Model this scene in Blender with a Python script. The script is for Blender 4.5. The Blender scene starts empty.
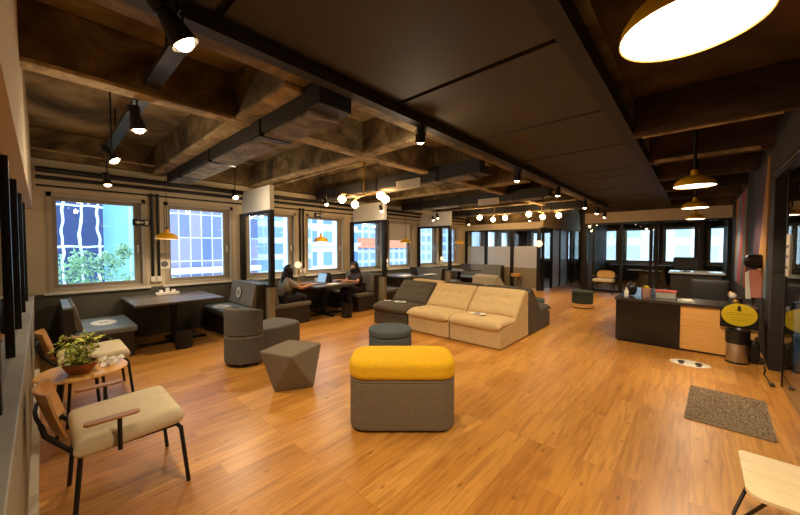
import bpy, bmesh, math, random
from mathutils import Vector, Matrix, Euler
R = math.radians
PI = math.pi
random.seed(7)
SC = bpy.context.scene
COL = SC.collection

# ------------------------------------------------------------------ camera, world, exposure
cam_d = bpy.data.cameras.new('camera'); cam = bpy.data.objects.new('camera', cam_d); COL.objects.link(cam)
SC.camera = cam
cam_d.sensor_width = 36; cam_d.lens = 326 / 800 * 36; cam_d.clip_start = 0.02; cam_d.clip_end = 200
cam.location = (0, 0, 1.6)
_p = math.atan(10.5 / 326)
_f = Vector((math.cos(R(42.24)) * math.cos(_p), math.sin(R(42.24)) * math.cos(_p), -math.sin(_p)))
cam.rotation_euler = _f.to_track_quat('-Z', 'Y').to_euler()

W = bpy.data.worlds.new('sky'); SC.world = W; W.use_nodes = True
_nt = W.node_tree; _bg = _nt.nodes['Background']
_bg.inputs[0].default_value = (0.70, 0.85, 1.0, 1); _bg.inputs[1].default_value = 4.5
SC.view_settings.view_transform = 'Standard'; SC.view_settings.look = 'None'
SC.view_settings.gamma = 1; SC.view_settings.use_curve_mapping = False
SC.view_settings.exposure = 0.28
SC.cycles.use_denoising = True
SC.cycles.max_bounces = 8; SC.cycles.diffuse_bounces = 4; SC.cycles.glossy_bounces = 4
SC.cycles.transparent_max_bounces = 16; SC.cycles.sample_clamp_indirect = 6
WARM = (1.0, 0.79, 0.54)

# ------------------------------------------------------------------ materials
def C(r, g, b):
    def l(v):
        v /= 255.0
        return v / 12.92 if v <= 0.04045 else ((v + 0.055) / 1.055) ** 2.4
    return (l(r), l(g), l(b), 1)

def newmat(name):
    m = bpy.data.materials.new(name); m.use_nodes = True
    nt = m.node_tree; b = nt.nodes['Principled BSDF']
    return m, nt, b

def N(nt, typ, **kw):
    n = nt.nodes.new(typ)
    for k, v in kw.items(): setattr(n, k, v)
    return n

def mat(name, col, rough=0.6, metal=0.0, var=0.12, scale=6, bump=0.0, bscale=60, spec=0.5, stretch=(1, 1, 1), col2=None, emit=0, coat=0):
    m, nt, b = newmat(name)
    b.inputs['Roughness'].default_value = rough
    b.inputs['Metallic'].default_value = metal
    b.inputs['Specular IOR Level'].default_value = spec
    if coat: b.inputs['Coat Weight'].default_value = coat
    tc = N(nt, 'ShaderNodeTexCoord'); mp = N(nt, 'ShaderNodeMapping')
    nt.links.new(tc.outputs['Object'], mp.inputs[0]); mp.inputs['Scale'].default_value = stretch
    nz = N(nt, 'ShaderNodeTexNoise'); nz.inputs['Scale'].default_value = scale; nz.inputs['Detail'].default_value = 5
    nt.links.new(mp.outputs[0], nz.inputs['Vector'])
    rp = N(nt, 'ShaderNodeValToRGB')
    c2 = col2 if col2 else tuple(c * (1 - var) for c in col[:3]) + (1,)
    c1 = col if col2 else tuple(min(1, c * (1 + var)) for c in col[:3]) + (1,)
    rp.color_ramp.elements[0].position = 0.3; rp.color_ramp.elements[0].color = c2
    rp.color_ramp.elements[1].position = 0.7; rp.color_ramp.elements[1].color = c1
    nt.links.new(nz.outputs['Fac'], rp.inputs[0]); nt.links.new(rp.outputs[0], b.inputs['Base Color'])
    if bump:
        nb = N(nt, 'ShaderNodeTexNoise'); nb.inputs['Scale'].default_value = bscale; nb.inputs['Detail'].default_value = 3
        nt.links.new(mp.outputs[0], nb.inputs['Vector'])
        bm_ = N(nt, 'ShaderNodeBump'); bm_.inputs['Strength'].default_value = bump; bm_.inputs['Distance'].default_value = 0.01
        nt.links.new(nb.outputs['Fac'], bm_.inputs['Height']); nt.links.new(bm_.outputs[0], b.inputs['Normal'])
    if emit:
        b.inputs['Emission Color'].default_value = col; b.inputs['Emission Strength'].default_value = emit
    return m

def glassmat(name, tint=(1, 1, 1, 1), rough=0.0, frost=0.0, ior=1.45, frostcol=(0.75, 0.78, 0.78, 1)):
    m = bpy.data.materials.new(name); m.use_nodes = True; nt = m.node_tree; nt.nodes.clear()
    out = N(nt, 'ShaderNodeOutputMaterial'); mx = N(nt, 'ShaderNodeMixShader'); lw_ = N(nt, 'ShaderNodeLayerWeight'); lw_.inputs[0].default_value = 0.5
    pw = N(nt, 'ShaderNodeMath', operation='POWER'); pw.inputs[1].default_value = 5; fr = N(nt, 'ShaderNodeMath', operation='MULTIPLY_ADD')
    nt.links.new(lw_.outputs['Facing'], pw.inputs[0]); nt.links.new(pw.outputs[0], fr.inputs[0]); fr.inputs[1].default_value = .94; fr.inputs[2].default_value = ((ior - 1) / (ior + 1)) ** 2
    t = N(nt, 'ShaderNodeBsdfTransparent'); t.inputs[0].default_value = tint
    g = N(nt, 'ShaderNodeBsdfGlossy'); g.inputs['Roughness'].default_value = rough
    nt.links.new(fr.outputs[0], mx.inputs[0]); nt.links.new(g.outputs[0], mx.inputs[2])
    if frost:
        d = N(nt, 'ShaderNodeBsdfDiffuse'); d.inputs[0].default_value = frostcol
        tl = N(nt, 'ShaderNodeBsdfTranslucent'); tl.inputs[0].default_value = frostcol
        a = N(nt, 'ShaderNodeMixShader'); a.inputs[0].default_value = 0.45
        nt.links.new(d.outputs[0], a.inputs[1]); nt.links.new(tl.outputs[0], a.inputs[2])
        b = N(nt, 'ShaderNodeMixShader'); b.inputs[0].default_value = frost
        nt.links.new(t.outputs[0], b.inputs[1]); nt.links.new(a.outputs[0], b.inputs[2])
        nt.links.new(b.outputs[0], mx.inputs[1])
    else:
        nt.links.new(t.outputs[0], mx.inputs[1])
    nt.links.new(mx.outputs[0], out.inputs[0])
    return m

def emis(name, col, s):
    m = bpy.data.materials.new(name); m.use_nodes = True; nt = m.node_tree; nt.nodes.clear()
    out = N(nt, 'ShaderNodeOutputMaterial'); e = N(nt, 'ShaderNodeEmission')
    e.inputs[0].default_value = col; e.inputs[1].default_value = s
    nt.links.new(e.outputs[0], out.inputs[0]); return m

def floor_mat():
    m, nt, b = newmat('wood_plank_floor')
    tc = N(nt, 'ShaderNodeTexCoord')
    br = N(nt, 'ShaderNodeTexBrick'); br.offset = 0.37; br.offset_frequency = 3
    br.inputs['Color1'].default_value = (0, 0, 0, 1); br.inputs['Color2'].default_value = (1, 1, 1, 1); br.squash = 1.0
    br.inputs['Mortar'].default_value = (0.5, 0.5, 0.5, 1)
    br.inputs['Scale'].default_value = 1; br.inputs['Mortar Size'].default_value = 0.0016
    br.inputs['Brick Width'].default_value = 1.35; br.inputs['Row Height'].default_value = 0.2
    br.inputs['Mortar Smooth'].default_value = 0.2
    nt.links.new(tc.outputs['Object'], br.inputs['Vector'])
    rp = N(nt, 'ShaderNodeValToRGB')
    e = rp.color_ramp.elements; e[0].color = C(176, 120, 52); e[1].color = C(202, 148, 74)
    el = e.new(0.5); el.color = C(190, 134, 60)
    nt.links.new(br.outputs['Color'], rp.inputs[0])
    mp = N(nt, 'ShaderNodeMapping'); mp.inputs['Scale'].default_value = (1.4, 16, 1)
    ad = N(nt, 'ShaderNodeVectorMath', operation='ADD'); sc_ = N(nt, 'ShaderNodeVectorMath', operation='SCALE')
    nt.links.new(br.outputs['Color'], sc_.inputs[0]); sc_.inputs['Scale'].default_value = 37
    nt.links.new(tc.outputs['Object'], mp.inputs[0]); nt.links.new(mp.outputs[0], ad.inputs[0]); nt.links.new(sc_.outputs[0], ad.inputs[1])
    nz = N(nt, 'ShaderNodeTexNoise'); nz.inputs['Scale'].default_value = 1.6; nz.inputs['Detail'].default_value = 8; nz.inputs['Distortion'].default_value = 0.8
    nt.links.new(ad.outputs[0], nz.inputs['Vector'])
    gr = N(nt, 'ShaderNodeValToRGB'); g = gr.color_ramp.elements
    g[0].position = 0.32; g[0].color = (0.66, 0.58, 0.48, 1); g[1].position = 0.58; g[1].color = (1.08, 1.05, 1.0, 1)
    nt.links.new(nz.outputs['Fac'], gr.inputs[0])
    mu = N(nt, 'ShaderNodeMix', data_type='RGBA', blend_type='MULTIPLY'); mu.inputs[0].default_value = 0.8
    nt.links.new(rp.outputs[0], mu.inputs[6]); nt.links.new(gr.outputs[0], mu.inputs[7])
    # knots
    vk = N(nt, 'ShaderNodeTexVoronoi'); vk.voronoi_dimensions = '2D'; vk.inputs['Scale'].default_value = 1.5
    mk = N(nt, 'ShaderNodeMapping'); mk.inputs['Scale'].default_value = (1.0, 1.9, 1)
    nt.links.new(tc.outputs['Object'], mk.inputs[0]); nt.links.new(mk.outputs[0], vk.inputs['Vector'])
    rk = N(nt, 'ShaderNodeValToRGB'); rk.color_ramp.elements[0].position = 0.0; rk.color_ramp.elements[0].color = (0.25, 0.13, 0.06, 1)
    rk.color_ramp.elements[1].position = 0.05; rk.color_ramp.elements[1].color = (1, 1, 1, 1)
    nt.links.new(vk.outputs['Distance'], rk.inputs[0])
    m2 = N(nt, 'ShaderNodeMix', data_type='RGBA', blend_type='MULTIPLY'); m2.inputs[0].default_value = 0.7
    nt.links.new(mu.outputs[2], m2.inputs[6]); nt.links.new(rk.outputs[0], m2.inputs[7])
    m3 = N(nt, 'ShaderNodeMix', data_type='RGBA'); m3.inputs[7].default_value = C(160, 104, 50)
    nt.links.new(br.outputs['Fac'], m3.inputs[0]); nt.links.new(m2.outputs[2], m3.inputs[6])
    nt.links.new(m3.outputs[2], b.inputs['Base Color'])
    b.inputs['Roughness'].default_value = 0.34; b.inputs['Specular IOR Level'].default_value = 0.45
    bp = N(nt, 'ShaderNodeBump'); bp.inputs['Strength'].default_value = 0.12; bp.inputs['Distance'].default_value = 0.003
    nt.links.new(nz.outputs['Fac'], bp.inputs['Height']); nt.links.new(bp.outputs[0], b.inputs['Normal'])
    return m

def concrete(name, c1, c2, c3, scale=1.3):
    m, nt, b = newmat(name)
    tc = N(nt, 'ShaderNodeTexCoord')
    nz = N(nt, 'ShaderNodeTexNoise'); nz.inputs['Scale'].default_value = scale; nz.inputs['Detail'].default_value = 9; nz.inputs['Roughness'].default_value = 0.62; nz.inputs['Distortion'].default_value = 0.7
    nt.links.new(tc.outputs['Object'], nz.inputs['Vector'])
    rp = N(nt, 'ShaderNodeValToRGB'); e = rp.color_ramp.elements
    e[0].position = 0.33; e[0].color = c1; e[1].position = 0.7; e[1].color = c3; el = e.new(0.5); el.color = c2
    nt.links.new(nz.outputs['Fac'], rp.inputs[0]); nt.links.new(rp.outputs[0], b.inputs['Base Color'])
    b.inputs['Roughness'].default_value = 0.85
    n2 = N(nt, 'ShaderNodeTexNoise'); n2.inputs['Scale'].default_value = 14; n2.inputs['Detail'].default_value = 8
    nt.links.new(tc.outputs['Object'], n2.inputs['Vector'])
    bp = N(nt, 'ShaderNodeBump'); bp.inputs['Strength'].default_value = 0.5; bp.inputs['Distance'].default_value = 0.03
    nt.links.new(n2.outputs['Fac'], bp.inputs['Height']); nt.links.new(bp.outputs[0], b.inputs['Normal'])
    return m

def facade(name, wall, glass, bw, bh, mort, axis='XZ', off=0.0, wob=0.0, mixc=None):
    """wall colour = the mullions and bands, glass colour = the panes"""
    m, nt, b = newmat(name)
    tc = N(nt, 'ShaderNodeTexCoord'); sp = N(nt, 'ShaderNodeSeparateXYZ'); cb = N(nt, 'ShaderNodeCombineXYZ')
    nt.links.new(tc.outputs['Object'], sp.inputs[0])
    nt.links.new(sp.outputs[axis[0]], cb.inputs[0]); nt.links.new(sp.outputs[axis[1]], cb.inputs[1])
    src = cb.outputs[0]
    if wob:
        wn = N(nt, 'ShaderNodeTexNoise'); wn.inputs['Scale'].default_value = 0.9
        nt.links.new(cb.outputs[0], wn.inputs['Vector'])
        s = N(nt, 'ShaderNodeVectorMath', operation='SCALE'); s.inputs['Scale'].default_value = wob
        a = N(nt, 'ShaderNodeVectorMath', operation='ADD')
        nt.links.new(wn.outputs['Color'], s.inputs[0]); nt.links.new(s.outputs[0], a.inputs[0]); nt.links.new(cb.outputs[0], a.inputs[1]); src = a.outputs[0]
    br = N(nt, 'ShaderNodeTexBrick'); br.offset = off
    br.inputs['Scale'].default_value = 1; br.inputs['Brick Width'].default_value = bw; br.inputs['Row Height'].default_value = bh
    br.inputs['Mortar Size'].default_value = mort; br.inputs['Mortar'].default_value = wall; br.inputs['Mortar Smooth'].default_value = 0.1
    br.inputs['Color1'].default_value = glass; br.inputs['Color2'].default_value = mixc or tuple(min(1, c * 1.5) for c in glass[:3]) + (1,)
    nt.links.new(src, br.inputs['Vector']); nt.links.new(br.outputs['Color'], b.inputs['Base Color'])
    b.inputs['Roughness'].default_value = 0.5
    return m

M = {}
M['floor'] = floor_mat()
M['conc'] = concrete('raw_concrete', C(62, 52, 34), C(128, 110, 74), C(184, 166, 124))
M['conc_dark'] = concrete('stained_concrete', C(36, 27, 20), C(60, 45, 32), C(100, 76, 52), 1.0)
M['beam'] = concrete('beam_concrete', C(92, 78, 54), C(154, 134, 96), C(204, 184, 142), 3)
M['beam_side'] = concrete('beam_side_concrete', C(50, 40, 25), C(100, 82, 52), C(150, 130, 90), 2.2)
M['panel_dark'] = mat('dark_ceiling_board', C(58, 50, 36), 0.75, var=0.15, scale=1.5, bump=0.15, bscale=8)
M['black'] = mat('black_metal', C(26, 25, 25), 0.42, 0.3, var=0.15)
M['black_matt'] = mat('black_paint', C(30, 28, 27), 0.7, var=0.15)
M['duct'] = mat('dark_duct_paint', C(34, 33, 32), 0.6, var=0.2, scale=4)
M['duct_under'] = concrete('duct_plaster', C(58, 54, 48), C(110, 104, 92), C(150, 142, 126), 4)
M['wall'] = mat('beige_wall_paint', C(200, 184, 154), 0.75, var=0.04, scale=2)
M['wall_dark'] = mat('green_grey_dado', C(84, 80, 68), 0.7, var=0.05, scale=2)
M['wall_low'] = mat('grey_green_low_wall', C(142, 134, 110), 0.7, var=0.06, scale=2)
M['ledge'] = mat('worn_grey_ledge', C(150, 144, 132), 0.5, var=0.1, scale=5)
M['white'] = mat('white_paint', C(216, 208, 194), 0.6, var=0.03)
M['skirt'] = mat('pale_skirting', C(206, 192, 166), 0.5, var=0.04)
M['winframe'] = mat('window_frame_paint', C(172, 158, 136), 0.55, var=0.05)
M['winsash'] = mat('window_sash_paint', C(150, 138, 120), 0.5, var=0.05)
M['glass'] = glassmat('clear_glass', (0.96, 0.98, 0.98, 1))
M['glass_dark'] = glassmat('partition_glass', (0.80, 0.82, 0.80, 1), ior=1.5)
M['frost'] = glassmat('frosted_film', (0.9, 0.95, 0.95, 1), 0.3, 0.92, frostcol=(0.9, 0.92, 0.9, 1))
M['panel_white'] = mat('white_board_panel', C(204, 200, 190), 0.6, var=0.03)
M['grey_fab'] = mat('grey_fabric', C(98, 94, 88), 0.95, var=0.14, scale=40, bump=0.35, bscale=300, spec=0.2)
M['taupe_fab'] = mat('taupe_fabric', C(120, 108, 90), 0.95, var=0.12, scale=40, bump=0.35, bscale=300, spec=0.2)
M['yellow_fab'] = mat('yellow_fabric', C(226, 176, 34), 0.9, var=0.06, scale=30, bump=0.3, bscale=300, spec=0.2)
M['blue_fab'] = mat('blue_grey_fabric', C(80, 88, 90), 0.95, var=0.1, scale=40, bump=0.3, bscale=300, spec=0.2)
M['beige_fab'] = mat('beige_fabric', C(200, 172, 124), 0.9, var=0.07, scale=14, bump=0.3, bscale=200, spec=0.2)
M['cream_fab'] = mat('cream_fabric', C(214, 198, 164), 0.9, var=0.06, scale=20, bump=0.4, bscale=220, spec=0.2)
M['dark_sofa'] = mat('charcoal_sofa_fabric', C(84, 76, 64), 0.9, var=0.12, scale=14, bump=0.3, bscale=200, spec=0.2)
M['seat_blue'] = mat('slate_vinyl', C(124, 136, 142), 0.45, var=0.08, scale=8)
M['seat_dark'] = mat('dark_vinyl', C(70, 66, 62), 0.5, var=0.1, scale=8)
M['bench_body'] = mat('dark_bench_board', C(48, 42, 38), 0.55, var=0.12)
M['bench_pad'] = mat('grey_bench_pad', C(112, 108, 98), 0.75, var=0.08, scale=10, bump=0.2, bscale=200)
M['table'] = mat('dark_table_top', C(92, 84, 78), 0.32, var=0.08, scale=5)
M['ply'] = mat('birch_plywood', C(222, 168, 92), 0.45, var=0.12, scale=2.5, stretch=(1, 1, 14))
M['ply2'] = mat('oak_plywood', C(202, 146, 84), 0.45, var=0.12, scale=4, stretch=(1, 1, 10))
M['arm_wood'] = mat('armrest_wood', C(176, 122, 76), 0.4, var=0.12, scale=3, stretch=(2, 20, 1))
M['tabletop_wood'] = mat('honey_tabletop', C(222, 168, 92), 0.35, var=0.08, scale=3, stretch=(2, 14, 1))
M['slat'] = mat('cream_slats', C(226, 204, 160), 0.5, var=0.03, scale=8)
M['terracotta'] = mat('terracotta', C(150, 88, 48), 0.7, var=0.15, scale=12)
M['leaf'] = mat('leaf_green', C(206, 208, 84), 0.5, var=0.35, scale=12)
M['leaf_dark'] = mat('leaf_dark', C(140, 160, 62), 0.5, var=0.3, scale=12)
M['soil'] = mat('soil', C(58, 40, 28), 0.95, var=0.3, scale=40)
M['amber'] = mat('amber_enamel', C(242, 180, 24), 0.4, var=0.05, scale=4)
M['white_in'] = mat('white_enamel', C(240, 226, 200), 0.5, var=0.02)
M['brass'] = mat('brass', C(196, 150, 80), 0.35, 0.8, var=0.05)
M['lamp_on'] = emis('lamp_diffuser', (1.0, 0.84, 0.62, 1), 10)
M['lamp_hot'] = emis('hot_bulb', (1.0, 0.72, 0.38, 1), 26)
M['globe'] = emis('globe_bulb', (1.0, 0.62, 0.26, 1), 60)
M['small_glow'] = emis('soft_globe', (1.0, 0.72, 0.42, 1), 1.5)
M['rug'] = mat('taupe_shag', C(158, 138, 114), 0.98, var=0.22, scale=70, bump=1.0, bscale=160, spec=0.1)
M['rubber'] = mat('dark_rubber_mat', C(44, 42, 42), 0.8, var=0.2, scale=60, bump=0.5, bscale=200)
M['rubber_grey'] = mat('grey_mat_inlay', C(104, 102, 100), 0.8, var=0.2, scale=60)
M['sticker'] = mat('white_vinyl_sticker', C(232, 228, 214), 0.4, var=0.02)
M['ink'] = mat('black_ink', C(26, 24, 24), 0.5, var=0.05)
M['steel'] = mat('brushed_steel', C(190, 182, 170), 0.3, 0.9, var=0.08, scale=6, stretch=(30, 30, 1))
M['bag'] = mat('black_plastic_bag', C(20, 19, 20), 0.35, var=0.2, bump=0.6, bscale=14)
M['yellow_sign'] = mat('yellow_sign', C(206, 178, 20), 0.5, var=0.03)
M['gloss_black'] = mat('gloss_black_laminate', C(24, 22, 22), 0.18, var=0.1)
M['counter_top'] = mat('dark_counter_top', C(52, 48, 44), 0.25, var=0.1)
M['skin'] = mat('skin', C(198, 142, 110), 0.55, var=0.05)
M['hair'] = mat('dark_hair', C(30, 22, 20), 0.45, var=0.3, scale=20, stretch=(4, 4, 1))
M['shirt_grey'] = mat('grey_top', C(150, 150, 146), 0.9, var=0.1)
M['shirt_dark'] = mat('charcoal_top', C(50, 44, 46), 0.9, var=0.1)
M['trouser'] = mat('dark_trousers', C(34, 34, 40), 0.9, var=0.1)
M['screen'] = emis('laptop_screen', (0.35, 0.55, 0.72, 1), 0.9)
M['lap_grey'] = mat('grey_plastic', C(120, 118, 116), 0.4, 0.4, var=0.05)
M['lap_black'] = mat('black_plastic', C(34, 32, 34), 0.45, var=0.05)
M['paper'] = mat('paper', C(236, 230, 216), 0.7, var=0.02)
M['red'] = mat('red_plastic', C(206, 70, 60), 0.5, var=0.05)
M['pink'] = mat('pink_fabric', C(214, 140, 124), 0.85, var=0.08)
M['green_dark'] = mat('dark_green_fabric', C(52, 62, 44), 0.9, var=0.1, scale=40, bump=0.3, bscale=300)
M['grey_light'] = mat('light_grey_fabric', C(170, 168, 156), 0.9, var=0.05)
M['blind'] = mat('white_roller_blind', C(222, 214, 198), 0.8, var=0.02)
M['teal_glass'] = mat('dark_wall_lobby', C(62, 54, 46), 0.6, var=0.1)
M['bark'] = mat('bark', C(96, 78, 62), 0.9, var=0.3)
M['tree_a'] = mat('tree_leaf', C(132, 176, 140), 0.7, var=0.4, scale=2)
M['asphalt'] = mat('street_asphalt', C(120, 122, 124), 0.9, var=0.1)

# ------------------------------------------------------------------ mesh helpers
class MB:
    def __init__(s): s.bm = bmesh.new()
    def box(s, x0, x1, y0, y1, z0, z1, rot=None, at=None):
        vs = [s.bm.verts.new((x, y, z)) for x in (x0, x1) for y in (y0, y1) for z in (z0, z1)]
        for q in ((0, 1, 3, 2), (4, 6, 7, 5), (0, 4, 5, 1), (2, 3, 7, 6), (0, 2, 6, 4), (1, 5, 7, 3)):
            s.bm.faces.new([vs[i] for i in q])
        if rot is not None:
            bmesh.ops.rotate(s.bm, verts=vs, cent=at or Vector(((x0 + x1) / 2, (y0 + y1) / 2, (z0 + z1) / 2)), matrix=Euler(rot).to_matrix())
        return s
    def cyl(s, p0, p1, r, n=12, r2=None, cap=True):
        p0, p1 = Vector(p0), Vector(p1); r2 = r if r2 is None else r2
        d = (p1 - p0).normalized(); a = d.orthogonal().normalized(); b = d.cross(a)
        A = [s.bm.verts.new(p0 + (a * math.cos(2 * PI * i / n) + b * math.sin(2 * PI * i / n)) * r) for i in range(n)]
        B = [s.bm.verts.new(p1 + (a * math.cos(2 * PI * i / n) + b * math.sin(2 * PI * i / n)) * r2) for i in range(n)]
        for i in range(n): s.bm.faces.new((A[i], A[(i + 1) % n], B[(i + 1) % n], B[i]))
        if cap: s.bm.faces.new(A[::-1]); s.bm.faces.new(B)
        return s
    def tube(s, pts, r, n=10):
        pts = [Vector(p) for p in pts]; rings = []
        a = None
        for i, p in enumerate(pts):
            d = ((pts[min(i + 1, len(pts) - 1)] - pts[max(i - 1, 0)])).normalized()
            a = d.orthogonal().normalized() if a is None else (a - d * a.dot(d)).normalized()
            b = d.cross(a)
            rings.append([s.bm.verts.new(p + (a * math.cos(2 * PI * k / n) + b * math.sin(2 * PI * k / n)) * r) for k in range(n)])
        for A, B in zip(rings, rings[1:]):
            for k in range(n): s.bm.faces.new((A[k], A[(k + 1) % n], B[(k + 1) % n], B[k]))
        s.bm.faces.new(rings[0][::-1]); s.bm.faces.new(rings[-1])
        return s
    def lathe(s, prof, n=32, c=(0, 0, 0), close=False):
        rings = []
        for r, z in prof:
            if r < 1e-5: rings.append([s.bm.verts.new((c[0], c[1], c[2] + z))])
            else: rings.append([s.bm.verts.new((c[0] + r * math.cos(2 * PI * i / n), c[1] + r * math.sin(2 * PI * i / n), c[2] + z)) for i in range(n)])
        for A, B in zip(rings, rings[1:]):
            if len(A) == 1 and len(B) == 1: continue
            for i in range(n):
                j = (i + 1) % n
                if len(A) == 1: s.bm.faces.new((A[0], B[j], B[i]))
                elif len(B) == 1: s.bm.faces.new((A[i], A[j], B[0]))
                else: s.bm.faces.new((A[i], A[j], B[j], B[i]))
        return s
    def sph(s, c, r, n=16, sc=(1, 1, 1)):
        k = n // 2
        prof = [(r * math.sin(PI * i / k), -r * math.cos(PI * i / k)) for i in range(k + 1)]
        old = set(s.bm.verts)
        s.lathe([(max(0, a if 0 < i < k else 0), b) for i, (a, b) in enumerate(prof)], n)
        for v in s.bm.verts:
            if v not in old: v.co = Vector((v.co.x * sc[0] + c[0], v.co.y * sc[1] + c[1], v.co.z * sc[2] + c[2]))
        return s
    def prism(s, poly, z0, z1, axis='z'):
        f = {'z': lambda a, b, h: (a, b, h), 'y': lambda a, b, h: (a, h, b), 'x': lambda a, b, h: (h, a, b)}[axis]
        A = [s.bm.verts.new(f(a, b, z0)) for a, b in poly]; B = [s.bm.verts.new(f(a, b, z1)) for a, b in poly]
        n = len(poly)
        for i in range(n): s.bm.faces.new((A[i], A[(i + 1) % n], B[(i + 1) % n], B[i]))
        s.bm.faces.new(A[::-1]); s.bm.faces.new(B); return s
    def face(s, pts):
        s.bm.faces.new([s.bm.verts.new(p) for p in pts]); return s
    def build(s, name, m, parent=None, bevel=0, seg=3, smooth=False, subd=0, loc=None, rot=None):
        bmesh.ops.recalc_face_normals(s.bm, faces=s.bm.faces)
        me = bpy.data.meshes.new(name); s.bm.to_mesh(me); s.bm.free()
        o = bpy.data.objects.new(name, me); COL.objects.link(o)
        me.materials.append(m)
        if parent: o.parent = parent
        if loc: o.location = loc
        if rot: o.rotation_euler = rot
        if bevel:
            b = o.modifiers.new('bevel', 'BEVEL'); b.width = bevel; b.segments = seg; b.limit_method = 'ANGLE'; b.angle_limit = R(35)
        if subd:
            b = o.modifiers.new('sub', 'SUBSURF'); b.levels = subd; b.render_levels = subd
        if smooth or bevel or subd:
            for p in me.polygons: p.use_smooth = True
            if not subd:
                try: me.set_sharp_from_angle(angle=R(40))
                except Exception: pass
        return o

def tag(o, label, cat, group=None, kind=None):
    o['label'] = label; o['category'] = cat
    if group: o['group'] = group
    if kind: o['kind'] = kind
    return o
def thing(name, label, cat, loc=(0, 0, 0), rz=0, group=None):
    o = bpy.data.objects.new(name, None); COL.objects.link(o); o.empty_display_size = 0.1
    o.location = loc; o.rotation_euler = (0, 0, rz)
    return tag(o, label, cat, group)
def struct(o): o['kind'] = 'structure'; return o
def kids(o): return [c for c in bpy.data.objects if c.parent == o]
def dup(root, loc, rz=None, label=None, group=None, parent=None):
    r = root.copy(); COL.objects.link(r)
    r.location = loc
    if rz is not None: r.rotation_euler = (0, 0, rz)
    if label: r['label'] = label
    if group: r['group'] = group
    for ch in kids(root):
        c = ch.copy(); COL.objects.link(c); c.parent = r
        for g in kids(ch):
            d = g.copy(); COL.objects.link(d); d.parent = c
    return r
def rpoly(w, d, r, n=6, cx=0, cy=0):
    pts = []
    for sx, sy, a0 in ((1, 1, 0), (-1, 1, 90), (-1, -1, 180), (1, -1, 270)):
        for i in range(n + 1):
            a = R(a0 + 90 * i / n)
            pts.append((cx + sx * (w / 2 - r) + r * math.cos(a), cy + sy * (d / 2 - r) + r * math.sin(a)))
    return pts
def cushion(L, Wd, T, nx=20, ny=20, dips=(), lines=(), p=5):
    """a stuffed pad, centred, its seams pressed in"""
    mb = MB(); bm = mb.bm; top = {}; bot = {}
    e = lambda s: max(0.0, 1 - abs(2 * s - 1) ** p) ** 0.5
    for i in range(nx + 1):
        for j in range(ny + 1):
            u = 0.5 - 0.5 * math.cos(PI * i / nx); v = 0.5 - 0.5 * math.cos(PI * j / ny)
            x = (u - .5) * L; y = (v - .5) * Wd; h = T / 2 * e(u) * e(v)
            for (dx, dy, s, a) in dips: h -= a * math.exp(-((x - dx) ** 2 + (y - dy) ** 2) / s ** 2) * e(u) * e(v)
            for (lx, s, a) in lines: h -= a * math.exp(-((x - lx) / s) ** 2) * e(v)
            edge = i in (0, nx) or j in (0, ny)
            top[i, j] = bm.verts.new((x, y, h if not edge else 0))
            bot[i, j] = top[i, j] if edge else bm.verts.new((x, y, -T / 2 * e(u) * e(v)))
    for i in range(nx):
        for j in range(ny):
            bm.faces.new((top[i, j], top[i + 1, j], top[i + 1, j + 1], top[i, j + 1]))
            q = (bot[i, j], bot[i, j + 1], bot[i + 1, j + 1], bot[i + 1, j])
            if len(set(q)) == 4:
                try: bm.faces.new(q)
                except ValueError: pass
    return mb
def text(body, size, m, parent, loc, rot, name='lettering', ext=0.001):
    cu = bpy.data.curves.new(name, 'FONT'); cu.body = body; cu.size = size; cu.extrude = ext
    cu.align_x = 'CENTER'; cu.align_y = 'CENTER'; cu.materials.append(m)
    o = bpy.data.objects.new(name, cu); COL.objects.link(o); o.parent = parent; o.location = loc; o.rotation_euler = rot
    return o
LG = 3.2
def spot(name, parent, loc, target, power, angle=80, blend=0.6, col=WARM, r=0.04):
    l = bpy.data.lights.new(name, 'SPOT'); l.energy = power * LG; l.color = col; l.spot_size = R(angle); l.spot_blend = blend; l.shadow_soft_size = r
    o = bpy.data.objects.new(name, l); COL.objects.link(o); o.location = loc
    o.rotation_euler = (Vector(target) - Vector(loc)).to_track_quat('-Z', 'Y').to_euler()
    if parent: o.parent = parent
    return o
def point(name, parent, loc, power, r=0.05, col=WARM):
    l = bpy.data.lights.new(name, 'POINT'); l.energy = power; l.color = col; l.shadow_soft_size = r
    o = bpy.data.objects.new(name, l); COL.objects.link(o); o.location = loc
    if parent: o.parent = parent
    return o

# ------------------------------------------------------------------ room shell
YW = 7.3            # window wall, inner face
XE = 17.5           # far outer wall
YG = -0.76          # glass wall to the lobby
ZS = 3.35           # slab
struct(MB().box(-3.2, XE + .2, -4.2, YW + .25, -0.12, 0).build('floor', M['floor']))
struct(MB().box(-3.2, XE + .2, 0.6, YW + .25, ZS, ZS + .2).build('ceiling', M['conc']))
struct(MB().box(-3.2, XE + .2, -4.2, 0.6, ZS, ZS + .2).build('ceiling', M['conc_dark']))
# window wall with openings
WX = [0.67 + 1.48 * i for i in range(8)] + [13.25, 14.73, 16.2]
GW, Z0, Z1 = 0.60, 0.90, 2.44      # half outer width, opening bottom and top
mb = MB(); prev = -3.2
for x in WX:
    mb.box(prev, x - GW, YW, YW + .25, 0.88, ZS); prev = x + GW
    mb.box(x - GW, x + GW, YW, YW + .25, Z1, ZS)
mb.box(prev, XE + .2, YW, YW + .25, 0.88, ZS)
struct(mb.build('wall_windows', M['wall']))
struct(MB().box(-.12, XE, YW - .012, YW + .25, 0, 0.88).build('wall_windows_dado', M['wall_dark']))

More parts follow.
